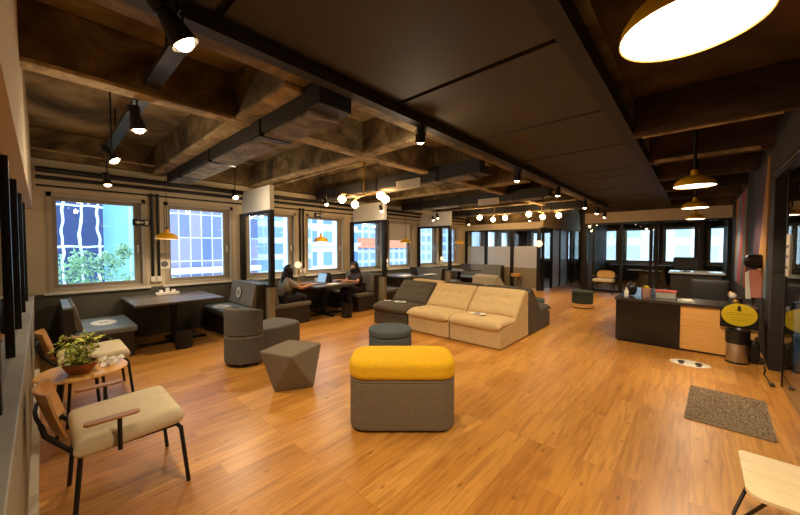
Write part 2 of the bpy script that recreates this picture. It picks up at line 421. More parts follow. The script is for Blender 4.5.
def window(n, x, y=YW, blind=0, axis='y'):
    e = bpy.data.objects.new('window_%d' % n, None); COL.objects.link(e); e['kind'] = 'structure'
    e.location = (x, y, 0)
    if axis == 'x': e.rotation_euler = (0, 0, -PI / 2)
    f = MB(); g = GW
    f.box(-g, -g + .055, -.02, .22, Z0, Z1).box(g - .055, g, -.02, .22, Z0, Z1).box(-g, g, -.02, .22, Z1 - .07, Z1).box(-g + .055, g - .055, .0, .22, Z0, Z0 + .05)
    f.build('window_frame', M['winframe'], e)
    s = MB(); a, b, c, d = -g + .055, g - .055, Z0 + .05, Z1 - .07
    s.box(a, a + .05, .08, .14, c, d).box(b - .1, b, .08, .14, c, d).box(a + .05, b - .1, .08, .14, c, c + .06).box(a + .05, b - .1, .08, .14, d - .05, d)
    s.build('sash', M['winsash'], e)
    MB().box(a + .05, b - .1, .105, .115, c + .06, d - .05).build('pane', M['glass'], e)
    MB().box(-g - .05, g + .05, -.06, .02, Z0 - .035, Z0).build('sill', M['white'], e)
    h = MB(); h.cyl((b - .05, .08, 1.62), (b - .05, .05, 1.62), .016).box(b - .062, b - .038, .035, .055, 1.5, 1.63); h.build('window_handle', M['white'], e)
    if blind:
        MB().box(a + .01, b - .01, .04, .05, d - blind, d).cyl((a + .01, .045, d - .02), (b - .01, .045, d - .02), .025).build('roller_blind', M['blind'], e)
    return e
for i, x in enumerate(WX): window(i + 1, x, blind=0.55 if i == 5 else 0)
# far end wall X=XE
WYs = [-3.6, -2.24, -0.92, 0.44, 1.80, 3.15, 4.52, 5.9]
mb = MB(); prev = -4.2
for y in WYs:
    mb.box(XE, XE + .2, prev, y - GW, 0, ZS); prev = y + GW
    mb.box(XE, XE + .2, y - GW, y + GW, Z1, ZS).box(XE, XE + .2, y - GW, y + GW, 0, Z0)
mb.box(XE, XE + .2, prev, YW, 0, ZS)
struct(mb.build('wall_far', M['teal_glass']))
for i, y in enumerate(WYs): window(20 + i, XE, y, axis='x')
struct(MB().box(-3.2, XE, -4.2, -4.05, 0, ZS).build('wall_lobby', M['teal_glass']))
struct(MB().box(-3.3, -3.15, -4.2, YW, 0, ZS).build('wall_side_room', M['wall']))

# left wall: low wall, ledge, glazing posts, bulkhead
lw = struct(MB().box(-.26, -.085, 0.85, YW - .012, 0, .87).build('wall_left', M['wall_low']))
struct(MB().box(-.30, -.08, 0.85, YW - .012, .87, .90).build('trim_1', M['ledge'], bevel=.004))
struct(MB().box(-.085, -.045, 0.85, 6.0, 0, .09).build('baseboard_left', M['skirt']))
struct(MB().box(-.26, -.07, 0.85, YW, 2.17, ZS).build('wall_left_bulkhead', M['wall']))
for y in (1.1, 2.16, 3.22, 4.29, 5.35, 6.41):
    struct(MB().box(-.175, -.125, y - .035, y + .035, .90, 2.17).build('trim_post', M['black']))
for y in (1.1, 2.16, 3.22, 4.29, 5.35):
    struct(MB().box(-.155, -.145, y + .036, y + 1.024, .905, 2.165).build('window_side_pane', M['glass_dark']))
struct(MB().box(-3.2, -.30, 0.6, .85, 0, ZS).build('wall_left_return', M['wall']))
# beige corner strip between left wall and first window
t = thing('side_room_fill_light', 'added fill globe brightening the side room behind the dark glazing posts', 'lamp', (-1.5, 5.2, 2.4))
MB().cyl((0, 0, .12), (0, 0, ZS - 2.4), .01).build('stem', M['brass'], t)
MB().sph((0, 0, 0), .12, 18).build('globe', emis('side_fill_globe', (1, .78, .5, 1), 30), t, smooth=True)  # added globe, put in to brighten the side room behind the panes
# ceiling beams
xb = [1.36 + 1.71 * i for i in range(7)]
for i, x in enumerate(xb):
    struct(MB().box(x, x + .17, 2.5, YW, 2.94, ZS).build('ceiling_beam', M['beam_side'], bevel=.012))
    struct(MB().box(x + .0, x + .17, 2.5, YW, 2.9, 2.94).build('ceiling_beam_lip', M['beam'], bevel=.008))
    if i >= 2: struct(MB().box(x - .02, x + .08, YG, 0.58, 2.9, ZS).build('ceiling_beam', M['conc_dark'], bevel=.01))
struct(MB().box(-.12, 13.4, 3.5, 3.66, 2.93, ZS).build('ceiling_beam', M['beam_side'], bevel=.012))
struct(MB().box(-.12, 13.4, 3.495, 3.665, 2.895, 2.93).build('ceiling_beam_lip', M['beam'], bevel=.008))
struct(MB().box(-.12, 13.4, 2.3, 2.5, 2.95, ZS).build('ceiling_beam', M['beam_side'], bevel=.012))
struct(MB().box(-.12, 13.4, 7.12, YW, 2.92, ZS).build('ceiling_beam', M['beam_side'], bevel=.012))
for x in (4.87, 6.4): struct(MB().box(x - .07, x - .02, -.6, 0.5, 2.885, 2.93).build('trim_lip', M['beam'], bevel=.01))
# dark suspended boards between Y .7 and 2.3
xs = [-.06, 0.75, 2.38, 3.9, 5.35, 6.95, 7.7, 9.2, 10.7, 12.2, 13.4]
for a, b in zip(xs, xs[1:]):
    struct(MB().box(a + .028, b - .028, .7, 2.3, 3.0, 3.03).build('ceiling_panel', M['panel_dark']))
struct(MB().box(-.12, 13.4, .7, 2.3, 3.035, 3.08).build('ceiling_backing', M['black_matt']))
struct(MB().box(-.12, 13.4, .58, .7, 2.93, 3.08).build('ceiling_trim', M['black_matt']))
# far glazed front X=13.5 and its bulkhead, frosted partition X=12.2, corridor
XF = 13.5
struct(MB().box(XF, XF + .15, YG, 3.05, 2.82, ZS).build('wall_far_header', M['conc_dark']))
struct(MB().box(XF - .01, XF + .15, YG, 3.05, 2.45, 2.82).build('wall_far_bulkhead', M['wall']))
struct(MB().box(12.2, 12.32, 4.2, YW, 2.52, ZS).build('wall_frosted_header', M['beam_side']))
struct(MB().box(12.18, 12.33, 4.18, YW, 2.28, 2.52).build('wall_frosted_bulkhead', M['wall']))
struct(MB().box(12.2, XE, 4.1, 4.2, 2.32, ZS).build('wall_corridor_bulkhead', M['wall']))
struct(MB().box(XF, XE, 3.05, 3.15, 0, ZS).build('wall_corridor', M['black_matt']))

def glazed(name, label, cat, x, ys, zt, pane, low=None, post=.08, group=None):
    t = thing(name, label, cat, (x, 0, 0), 0, group)
    for y in ys: MB().box(-.04, .04, y - post / 2, y + post / 2, 0, zt).build('post', M['black'], t)
    for a, b in zip(ys, ys[1:]):
        a += post / 2; b -= post / 2
        MB().box(-.03, .03, a, b, zt - .06, zt).build('rail', M['black'], t)
        if low:
            MB().box(-.03, .03, a, b, 0, low).build('lower_panel', M['wall_low'], t)
            MB().box(-.006, .006, a, b, low, 1.63).build('frosted_pane', M['frost'], t)
            MB().box(-.006, .006, a, b, 1.63, zt - .06).build('pane', M['glass'], t)
        else:
            MB().box(-.03, .03, a, b, 0, .08).build('rail', M['black'], t)
            MB().box(-.006, .006, a, b, .08, zt - .06).build('pane', pane, t)
    return t
glazed('glass_partition', 'half frosted glass partition with black posts beyond the far booths', 'partition', 12.2, [4.24, 5.24, 6.33, 7.25], 2.28, M['frost'], .82, .13)
glazed('glass_partition', 'clear black-framed glass front of the rooms behind the reception', 'partition', XF, [3.0, 2.75, 1.92, 1.1, .95, .0, -.12, -.72], 2.45, M['glass_dark'], None, .09)
# low skirting line under the frosted partition
struct(MB().box(12.12, 12.155, 4.3, YW - .05, 0, .07).build('baseboard_far', M['skirt']))
# corridor glazing along X at Y=4.15
t = thing('corridor_partition', 'glass corridor partition receding behind the frosted corner post', 'partition', (0, 4.15, 0))
for x in (12.35, 13.3, 14.3, 15.4, 16.4, 17.4): MB().box(x - .05, x + .05, -.04, .04, 0, 2.32).build('post', M['black'], t)
for a, b, m_ in ((12.4, 13.25, 'glass_dark'), (13.35, 14.25, 'frost'), (14.35, 15.35, 'frost'), (15.45, 16.35, 'glass_dark'), (16.45, 17.35, 'glass_dark')):
    MB().box(a, b, -.006, .006, .05, 2.28).build('pane', M[m_], t)
t = thing('cross_partition', 'dark framed glass screen closing the far corridor', 'partition', (15.6, 0, 0))
for y in (3.2, 3.65, 4.07): MB().box(-.04, .04, y - .06, y + .04, 0, 2.32).build('post', M['black'], t)
for a, b in ((3.24, 3.59), (3.69, 4.01)): MB().box(-.006, .006, a, b, .05, 2.3).build('pane', M['glass_dark'], t)

# right: mural wall, thick post, glass front to the lobby
def mural():
    m, nt, b = newmat('mural_paint')
    tc = N(nt, 'ShaderNodeTexCoord'); sp = N(nt, 'ShaderNodeSeparateXYZ'); nt.links.new(tc.outputs['Object'], sp.inputs[0])
    a = N(nt, 'ShaderNodeMath', operation='MULTIPLY_ADD'); a.inputs[1].default_value = 0.35
    nt.links.new(sp.outputs['Z'], a.inputs[0]); nt.links.new(sp.outputs['X'], a.inputs[2])
    nz = N(nt, 'ShaderNodeTexNoise'); nz.inputs['Scale'].default_value = .6; nt.links.new(tc.outputs['Object'], nz.inputs['Vector'])
    a2 = N(nt, 'ShaderNodeMath', operation='ADD'); nt.links.new(a.outputs[0], a2.inputs[0]); nt.links.new(nz.outputs['Fac'], a2.inputs[1])
    md = N(nt, 'ShaderNodeMath', operation='FRACT'); ml = N(nt, 'ShaderNodeMath', operation='MULTIPLY'); ml.inputs[1].default_value = 0.21
    nt.links.new(a2.outputs[0], ml.inputs[0]); nt.links.new(ml.outputs[0], md.inputs[0])
    rp = N(nt, 'ShaderNodeValToRGB'); rp.color_ramp.interpolation = 'CONSTANT'
    cols = [C(46, 62, 84), C(150, 66, 34), C(84, 96, 78), C(150, 52, 52), C(104, 120, 134), C(170, 120, 34), C(70, 42, 58), C(34, 38, 48)]
    e = rp.color_ramp.elements; e[0].color = cols[0]; e[1].position = .96; e[1].color = cols[-1]
    for i, c in enumerate(cols[1:-1]): el = e.new(.13 + i * .135); el.color = c
    nt.links.new(md.outputs[0], rp.inputs[0]); nt.links.new(rp.outputs[0], b.inputs['Base Color']); b.inputs['Roughness'].default_value = .7
    return m
struct(MB().box(6.55, XE, YG - .15, YG, 0, ZS).build('wall_right', M['black_matt']))
tag(MB().box(7.0, 8.5, YG, YG + .015, .85, 2.9).build('wall_mural', mural()), 'abstract mural panel of slanted colour bands behind the hanging jacket', 'mural')
tag(MB().box(9.6, 12.0, YG, YG + .015, .75, 2.8).build('wall_mural', bpy.data.materials['mural_paint']), 'farther abstract mural panel with bright yellow and red slanted bands', 'mural')
t = thing('wall_post', 'thick dark post at the end of the reception counter', 'post', (6.42, -.83, 0))
MB().box(-.09, .09, -.1, .1, 0, ZS).build('post_body', M['black_matt'], t, bevel=.006)
MB().box(-.105, -.09, -.09, .09, 1.28, 1.36).build('switch_plate', M['lap_black'], t)
# glass lobby front
t = thing('glass_front', 'black-framed glass front beside the entrance mats, reflecting the yellow sign', 'glass front', (0, YG, 0))
MB().box(1.0, 6.33, -.04, .04, 2.46, 2.56).build('top_rail', M['black'], t)
MB().box(1.0, 6.3, .042, .05, 2.52, 2.535).build('track', M['steel'], t)
for x in (1.0, 2.3, 3.6, 5.635): MB().box(x - .012, x + .012, -.012, .012, 0.01, 2.46).build('joint', M['black'], t)
for a, b in ((1.02, 2.28), (2.32, 3.58), (3.62, 5.62)):
    MB().box(a, b, -.005, .005, 0.012, 2.46).build('pane', M['glass_dark'], t)
struct(MB().box(1.0, 6.3, YG - .05, YG + .05, 2.56, ZS).build('wall_lobby_bulkhead', M['black_matt']))
t = thing('notice_plate', 'narrow beige notice plate on the glass front next to the dark post', 'notice', (5.50, YG + .012, 1.28))
MB().box(-.07, .07, -.003, .006, 0, .46).build('plate', M['winsash'], t)
for z_ in (.08, .2, .31): MB().box(-.045, .045, .006, .008, z_, z_ + .03).build('print', M['ink'], t)

# ------------------------------------------------------------------ outside
def building(label, x0, x1, y0, y1, zt, m, slabs=0, slabm=None, band=None):
    t = thing('building', label, 'building', ((x0 + x1) / 2, y0, -6)); w = (x1 - x0) / 2
    MB().box(-w, w, 0, y1 - y0, 0, zt + 6).build('facade', m, t)
    if slabs:
        k = 0; z = slabs
        while z < zt + 6:
            MB().box(-w, w, -.35, 0, z - .12, z + .12).build('floor_slab', slabm, t); z += slabs
    if band:
        MB().box(-w, w, -.2, 0, band[0] + 6, band[1] + 6).build('band', band[2], t)
    return t
M['f1'] = facade('wavy_blue_facade', C(190, 220, 240), C(20, 40, 84), 0.42, 1.3, 0.035, wob=0.35)
M['f2'] = facade('pale_green_facade', C(150, 200, 224), C(110, 168, 196), 2.4, 3.2, 0.05, mixc=C(120, 184, 184))
M['f3'] = facade('violet_glass_facade', C(196, 206, 226), C(76, 98, 148), 0.42, 1.0, 0.02, mixc=C(134, 132, 164))
M['f4'] = facade('pale_blue_facade', C(196, 216, 232), C(96, 134, 178), 1.0, 1.0, 0.18, mixc=C(146, 176, 206))
M['f5'] = facade('white_office_facade', C(216, 222, 228), C(76, 112, 160), 1.3, 1.5, 0.26, mixc=C(110, 150, 190))
M['f6'] = facade('tall_blue_facade', C(190, 210, 230), C(104, 136, 178), 0.8, 0.9, 0.12, mixc=C(130, 160, 196))
M['orange'] = mat('terracotta_band', C(206, 130, 96), 0.8, var=.1)
M['bwhite'] = mat('white_render', C(206, 212, 216), 0.8, var=.04)
building('dark blue glass building with wavy white mullions behind the street tree', -6, 1.45, 15, 22, 16, M['f1'])
building('pale green-blue building slab beside the wavy facade', 1.5, 3.0, 15.6, 22, 16, M['f2'])
building('violet glass building with thin white grid seen through the second window', 3.1, 7.2, 16, 24, 16, M['f3'], 3.3, M['bwhite'])
building('pale blue block with small square windows seen past the first partition', 8.4, 12.2, 19, 27, 15, M['f4'])
building('white office building with blue window bands seen behind the seated women', 12.6, 17.0, 20, 28, 15, M['f5'], 2.6, M['bwhite'])
building('tall blue grid tower with terracotta band and low white podium', 17.4, 26, 22, 30, 22, M['f6'], 0, None, (1.5, 2.4, M['orange']))
building('distant grey-blue block seen past the half-drawn blind', 27, 36, 22, 30, 20, M['f4'])
building('long pale block facing the far corridor windows', 37, 60, 20, 30, 18, M['f5'])
b_ = thing('building', 'wide pale hazy block outside the far end windows', 'building', (30, 0, -6))
MB().box(0, 8, -14, 16, 0, 22).build('facade', facade('hazy_white_facade', C(216, 226, 230), C(160, 182, 192), 1.4, 1.6, 0.3, 'YZ'), b_)
tag(MB().box(-30, 70, YW + 1.5, 60, -6.2, -6).build('street', M['asphalt']), 'grey street surface outside below the windows', 'street', kind='structure')
# street tree outside window one
t = thing('street_tree', 'bushy pale green tree outside the first window', 'tree', (0.8, 10.6, -6))
tb = MB(); tb.cyl((0, 0, 0), (0, 0, 5.4), .16, 10, .11)
for a in range(7):
    an = a * .9; tb.cyl((0, 0, 4.6 + a * .12), (math.cos(an) * 1.0, math.sin(an) * .7, 6.4 + .22 * math.sin(a * 2)), .05, 6, .015)
tb.build('trunk', M['bark'], t)
lf = MB(); rr = random.Random(3)
blobs = [(-.55, 0, 6.75, .7), (.2, -.1, 6.45, .7), (.9, 0, 6.5, .62), (-.15, .1, 7.2, .35), (.3, -.2, 7.25, .3), (-1.1, 0, 6.6, .7), (.6, -.1, 7.5, .2), (1.4, .1, 6.3, .6)]
for (bx, by, bz, br_) in blobs:
    for _ in range(int(700 * br_)):
        v = Vector((rr.gauss(0, 1), rr.gauss(0, 1), rr.gauss(0, 1))).normalized() * br_ * rr.uniform(.35, 1.05)
        c = Vector((bx, by, bz)) + v; s_ = rr.uniform(.035, .07)
        a = Vector((rr.gauss(0, 1), rr.gauss(0, 1), rr.gauss(0, 1))).normalized(); b = a.orthogonal().normalized()
        lf.face([c - a * s_, c + b * s_ * .5, c + a * s_, c - b * s_ * .5])
fo = lf.build('foliage', M['tree_a'], t); fo['kind'] = 'stuff'

# ------------------------------------------------------------------ pipes and ducts
pb = MB()
for k, (nm, y, z, r, lab) in enumerate((('conduit', 7.12, 2.74, .042, 'upper black conduit running along the window wall under the ceiling'),
                                        ('conduit', 7.14, 2.63, .03, 'middle black conduit running along the window wall, tight under the upper one'),
                                        ('conduit', 7.22, 2.52, .014, 'thin black lowest conduit running along the window wall above the windows'))):
    x1 = 12.1
    if k < 3: tag(MB().tube([(-.03, y, z), (x1, y, z)], r).build(nm, M['black'], smooth=True), lab, 'pipe')
pil = ['first and second windows', 'third and fourth windows', 'fifth and sixth windows', 'seventh and eighth windows']
for k in range(4):
    x = 1.40 + 2.97 * k
    t = thing('conduit_drop', 'pair of black vertical conduits between the %s' % pil[k], 'pipe', (x, 7.262, 0), 0, 'vertical conduits on the window wall')
    for s in (-1, 1):
        MB().tube([(s * .045, 0, 1.07), (s * .045, 0, 2.56)], .024).build('pipe', M['black'], t, smooth=True)
        MB().box(s * .045 - .035, s * .045 + .035, -.02, .03, .97, 1.07).build('junction_box', M['white'], t, bevel=.004)
dl = ['dark boxed ceiling duct nearest the left wall', 'dark boxed ceiling duct with a pale grille above the sofas', 'third dark boxed ceiling duct towards the far partition', 'farthest dark boxed ceiling duct near the frosted partition']
for k, (x, y0) in enumerate(((1.53, 2.35), (4.6, 2.6), (7.75, 2.6), (10.6, 2.6))):
    t = thing('ceiling_duct', dl[k], 'duct', (x, 0, 0), 0, 'dark ceiling ducts')
    MB().box(0, .33, y0 - .09, 6.98, 2.76, 2.98).build('duct_body', M['duct'], t, bevel=.006)
    MB().box(.03, .33, y0 + .1, 6.9, 2.735, 2.76).build('underside', M['duct_under'], t)
    for yy in (3.3, 4.8, 6.2): MB().box(-.012, .342, yy, yy + .05, 2.725, 2.985).build('flange', M['black'], t)
    if k in (1, 2):
        g = MB().box(-.03, 0, 3.68, 4.25, 2.68, 2.84).build('grille', M['white'], t)
        g2 = MB()
        for i in range(6): g2.box(-.036, -.03, 3.71, 4.22, 2.695 + i * .024, 2.703 + i * .024)
        g2.build('louvre', M['winsash'], g)
tag(MB().tube([(3.3, 7.15, 2.86), (3.24, 5.2, 2.86), (3.2, 3.7, 2.86)], .018).build('surface_conduit', M['beam'], smooth=True), 'pale conduit under the ceiling running toward the second bay beam', 'pipe')
tag(MB().tube([(-.08, 6.98, 3.0), (1.4, 6.98, 3.0)], .014).build('surface_conduit', M['beam'], smooth=True), 'thin pale pipe under the left bay ceiling above the first window', 'pipe')
# tracks
tag(MB().box(.62, .73, 2.52, 6.4, 2.97, 3.02).cyl((.675, 3, 3.0), (.675, 3, 3.35), .008).cyl((.675, 5.5, 3.0), (.675, 5.5, 3.35), .008).build('lighting_track', M['duct']), 'black lighting track near the left wall carrying the spotlights', 'lighting track')
tag(MB().box(.3, 12.5, 2.14, 2.24, 2.88, 2.96).build('lighting_track', M['black_matt']), 'long black lighting track running down the middle of the ceiling', 'lighting track')

def spotlight(label, x, y, z, ztop, aim, power, big=1.0, bare=0, ang=100):
    t = thing('spotlight', label, 'spotlight', (x, y, z), 0, 'ceiling spotlights')
    a = Vector(aim).normalized()
    MB().cyl((0, 0, .09 * big), (0, 0, ztop - z), .008).box(-.03, .03, -.03, .03, ztop - z - .04, ztop - z).build('stem', M['black'], t)
    h = MB(); h.cyl(-a * .09 * big, a * .05 * big, .035 * big, 16, .06 * big, cap=False); h.cyl(-a * .14 * big, -a * .09 * big, .045 * big, 14)
    h.cyl((-.0, -.065 * big, 0), (0, -.065 * big, .09 * big), .006).cyl((0, .065 * big, 0), (0, .065 * big, .09 * big), .006).cyl((0, -.065 * big, .09 * big), (0, .065 * big, .09 * big), .006)
    h.build('lamp_head', M['black'], t)
    MB().sph(a * .03 * big, .045 * big, 14).build('bulb', M['lamp_hot'], t, smooth=True)
    if power: spot('spot_beam', t, a * .09 * big, a * 2, power, ang, .8)
    if bare: point('bulb_glow', t, a * .12 * big, bare, .045)
    return t
SPOTS = [
 ('large bright spotlight on the left track nearest the viewer', .52, 2.07, 2.74, 3.35, (.5, -.1, -.8), 34, 1.2),
 ('second spotlight along the left track, shade turned down', .62, 3.80, 2.72, 2.97, (.2, 0, -1), 16, 1.1),
 ('glaring bulb hung at the end of the left track', .50, 4.36, 2.50, 3.35, (.5, -.3, -.8), 16, .9, 14),
 ('low hanging spotlight in front of the first window', .64, 6.05, 2.50, 2.97, (.1, -.1, -1), 14, .9),
 ('bright bulb before the white panel of the first partition', 2.33, 6.05, 2.50, 3.35, (.0, -.6, -.8), 18, .9, 16),
 ('bright bulb on the middle track above the blue ottoman', 2.75, 2.2, 2.77, 2.88, (.3, .3, -1), 26, 1.0, 16),
 ('small bulb left of the hanging globe cluster', 3.95, 5.63, 2.50, 3.35, (0, -.4, -1), 18, .8, 12),
 ('small bulb before the white panel of the second partition', 5.55, 5.65, 2.50, 3.35, (0, -.4, -1), 14, .8, 10),
 ('small bulb at the third partition, upper of the two', 8.0, 5.75, 2.50, 3.35, (.2, -.3, -1), 14, .8, 10),
 ('small bulb at the third partition, lower of the two', 8.6, 6.35, 2.50, 3.35, (0, -.2, -1), 0, .7),
 ('spotlight on the middle track in line with the sofas', 5.30, 2.2, 2.74, 2.88, (.1, .2, -1), 30, 1.0),
 ('spotlight on the middle track just past the sofas', 7.40, 2.2, 2.74, 2.88, (.1, .1, -1), 22, 1.0),
 ('third last spotlight on the middle track', 9.70, 2.2, 2.68, 2.88, (0, .1, -1), 22, 1.0),
 ('second last spotlight on the middle track', 11.1, 2.2, 2.64, 2.88, (0, .1, -1), 18, 1.0),
 ('farthest spotlight on the middle track near the glass rooms', 12.2, 2.2, 2.60, 2.88, (0, .1, -1), 12, 1.0),
 ('tiny bulb near the frosted partition corner', 10.9, 4.1, 2.5, 3.35, (0, 0, -1), 12, .8),
 ('tiny bulb before the fourth booth partition', 11.1, 6.5, 2.5, 3.35, (0, -.2, -1), 10, .8),
]
for s in SPOTS: spotlight(*s)
# globe clusters
def cluster(label, cx, cy, z, ztop, globes):
    t = thing('globe_chandelier', label, 'chandelier', (cx, cy, z), 0, 'globe bulb chandeliers')
    MB().cyl((0, 0, 0), (0, 0, ztop - z), .012).cyl((0, 0, ztop - z - .04), (0, 0, ztop - z), .05).build('stem', M['brass'], t)
    for g in globes:
        MB().tube([(0, 0, .02), (g[0] * .9, g[1] * .9, .03), (g[0], g[1], g[2] + .02)], .011).build('arm', M['brass'], t, smooth=True)
        so = MB().cyl((g[0], g[1], g[2] - .01), (g[0], g[1], g[2] + .05), .022).build('socket', M['brass'], t)
        MB().sph((g[0], g[1], g[2] - .075), .077, 18).build('globe', M['globe'], so, smooth=True)
    return t
cluster('brass chandelier of lit globe bulbs above the seated women', 4.55, 5.15, 2.66, 3.35, [(-.35, .28, -.0), (.28, .62, -.02), (-.05, -.55, .02), (.15, -.48, -.02)])
cluster('far brass chandelier of lit globe bulbs, left of the two', 10.6, 5.2, 2.68, 3.35, [(-.5, .3, 0), (.6, .35, 0), (.2, -.3, 0)])
cluster('far brass chandelier of lit globe bulbs, right of the two', 10.4, 3.55, 2.66, 3.35, [(-.5, .2, 0), (.1, .0, -.05), (.5, -.35, 0)])

# pendants
def pendant(label, x, y, z, r, ztop, power, group, stem=True):
    t = thing('pendant_lamp', label, 'pendant lamp', (x, y, z), 0, group)
    prof = [(r, 0), (r * 1.0, .006), (r * .97, r * .18), (r * .86, r * .36), (r * .66, r * .52), (r * .42, r * .62), (r * .22, r * .67), (r * .2, r * .72), (r * .17, r * .98), (r * .07, r * 1.02), (r * .07, r * .98)]
    MB().lathe(prof, 40).build('lamp_shade', M['amber'], t, smooth=True)
    inn = [(r * .985, .003), (r * .95, r * .17), (r * .84, r * .34), (r * .64, r * .49), (r * .4, r * .58), (0, r * .6)]
    MB().lathe(inn, 40).build('shade_lining', M['white_in'], t, smooth=True)
    MB().lathe([(0, r * .04), (r * .955, r * .04), (r * .95, r * .07), (0, r * .07)], 40).build('diffuser', M['lamp_on'], t, smooth=True)
    MB().cyl((0, 0, r * 1.0), (0, 0, r * 1.25), .015).cyl((0, 0, r), (0, 0, ztop - z), .016 if stem else .004).build('stem', M['black'], t)
    if power: spot('lamp_beam', t, (0, 0, -.01), (0, 0, -3), power, 150, .5, (1, .77, .5), .12)
    return t
for lab, x, pw in (('largest yellow dome pendant glowing overhead, nearest the viewer', 1.42, 60), ('second yellow dome pendant above the reception counter', 5.1, 60),
                   ('third yellow dome pendant in the row over the reception', 7.95, 40), ('farthest yellow dome pendant in the row over the reception', 11.1, 40)):
    pendant(lab, x, .03, 2.3, .19, ZS, pw, 'yellow dome pendants in a row above the reception')
for k, lab in enumerate(('yellow dome pendant over the empty first booth table', 'yellow dome pendant over the table of the two women', 'yellow dome pendant over the third booth with the black laptop', 'yellow dome pendant over the fourth booth beside the frosted partition')):
    pendant(lab, 1.41 + 3.0 * k, 6.5, 1.73, .165, 3.35 if k else 2.9, 10, 'yellow dome pendants over the booth tables', False)

# ------------------------------------------------------------------ booth partitions
ORD = ['first', 'second', 'third']
for k in range(3):
    x = 2.93 + 3.02 * k
    t = thing('booth_partition', '%s booth partition from the left, dark frame with white upper panel' % ORD[k], 'partition', (x, 0, 0), 0, 'booth partitions')
    MB().box(-.045, .045, 5.99, 7.28, 0, .84).build('low_wall', M['wall_low'], t)
    MB().box(-.05, .05, 5.92, 5.99, 0, .86).build('end_cap', M['wall_low'], t)
    MB().box(-.06, .06, 5.9, 7.28, .84, .88).build('cap_rail', M['black'], t)
    MB().box(-.045, .045, 5.9, 5.99, .88, 2.30).build('post', M['black'], t)
    MB().box(-.045, .045, 7.2, 7.28, .88, 2.30).build('post', M['black'], t)
    MB().box(-.045, .045, 5.99, 7.2, 2.24, 2.30).build('rail', M['black'], t)
    MB().box(-.004, .004, 5.99, 7.2, .88, 2.24).build('pane', M['glass'], t)
    MB().box(-.04, .04, 5.9, 7.16, 2.30, 2.76).build('upper_panel', M['panel_white'], t)

# ------------------------------------------------------------------ booths
def bench(label, x, flip, backtop, pad, group, yn=6.1, dp=.74, bt=.26):
    """x = back plane; seat runs toward +X when flip=1, toward -X when flip=-1"""
    t = thing('booth_bench', label, 'bench', (x, 0, 0), 0, group)
    f = flip
    def b(a, c, y0, y1, z0, z1):
        return MB().box(min(a * f, c * f), max(a * f, c * f), y0, y1, z0, z1)
    b(.02, .02 + bt, yn, 7.22, 0, backtop - .05).build('back_board', M['bench_body'], t, bevel=.008)
    b(.02 + bt, dp - .04, yn, 7.22, 0, .36).build('bench_box', M['bench_body'], t, bevel=.006)
    b(.01 + bt, dp, yn - .01, 7.22, .36, .45).build('seat_pad', M[pad], t, bevel=.025)
    pr = [((bt + .03) * f, .46), ((bt - .01) * f, backtop - .02), ((bt + .03) * f, backtop), ((bt + .11) * f, .47)]
    MB().prism(pr, yn, 7.22, 'y').build('back_pad', M['bench_pad'], t, bevel=.012)
    b(.02, .01 + bt, yn, 7.22, backtop - .05, backtop - .02).build('back_cap', M[pad], t, bevel=.008)
    return t
def booth_table(label, x, w=1.2, y0=5.96, y1=7.24):
    t = thing('booth_table', label, 'table', (x, 0, 0), 0, 'booth tables')
    MB().box(-w / 2, w / 2, y0, y1, .715, .75).build('table_top', M['table'], t, bevel=.006)
    p = MB(); p.box(-.04, .04, 6.5, 6.58, .03, .715).build('pedestal', M['black'], t)
    MB().box(-.48, .48, 6.5, 6.58, 0.0, .035).box(-.04, .04, 6.15, 6.95, 0.001, .036).build('foot', M['black'], t, bevel=.006)
    MB().box(-.4, .4, 6.5, 6.58, .68, .715).build('bracket', M['black'], t)
    return t
BN = ['empty first booth by the left wall', 'booth of the two seated women', 'third booth with the black laptop', 'fourth booth beside the frosted partition']
for k in range(4):
    xl = -.04 + 3.02 * k if k else 0.02
    xl = xl if k == 0 else 2.93 + 3.02 * (k - 1) + .05
    bench('dark bench on the left side of the %s' % BN[k], xl if k else .15, 1, .90 if k else .82, 'seat_blue' if k in (0, 3) else 'bench_pad', 'booth benches', 6.1, .90 if k else .79, .07 if k else .11)
    if k < 3: bench('dark bench on the right side of the %s' % BN[k], 2.93 + 3.02 * k - .05, -1, .92, 'seat_blue' if k == 0 else 'bench_pad', 'booth benches', 6.1, .74, .16)
    booth_table('dark pedestal table in the %s' % BN[k], 1.49 + 3.0 * k + (0.0 if k else 0))
bench('dark bench of the fourth booth, back against the frosted partition', 12.08, -1, .92, 'seat_blue', 'booth benches', 5.5)

def oval(label, loc, a, b, rz=0, name='distancing_sticker', rot=None, marks='x', cat='sticker'):
    t = thing(name, label, cat, loc, rz, 'white distancing stickers')
    if rot: t.rotation_euler = rot
    MB().prism([(a * math.cos(2 * PI * i / 36), b * math.sin(2 * PI * i / 36)) for i in range(36)], 0, .0025).build('disc', M['sticker'], t)
    m = MB()
    if marks == 'feet':
        for s in (-1, 1):
            m.prism([(s * a * .38 + .07 * math.cos(q) * 1.35 + .02, .055 * math.sin(q)) for q in [2 * PI * i / 20 for i in range(20)]], .0025, .004)
            m.prism([(s * a * .38 - .075 + .035 * math.cos(q), .042 * math.sin(q)) for q in [2 * PI * i / 14 for i in range(14)]], .0025, .0042)
    elif marks == 'x':
        l = min(a, b) * .55
        for s in (-1, 1): m.box(-l, l, -.012, .012, .0025, .004, rot=(0, 0, s * PI / 4))
        m.lathe([(l * 1.25, .0025), (l * 1.25, .004), (l * 1.1, .004), (l * 1.1, .0025)], 24)
    if marks == 'dot': m.lathe([(.05, .0025), (.05, .0035), (.035, .0035), (.035, .0025)], 20)
    m.build('print', M['lap_grey' if marks == 'dot' else 'ink'], t)
    return t
oval('white oval sticker on the floor with two dark footprints before the reception', (5.96, .03, .0), .16, .215, R(0), 'floor_sticker', marks='none')
st = bpy.data.objects['floor_sticker']
fm = MB()
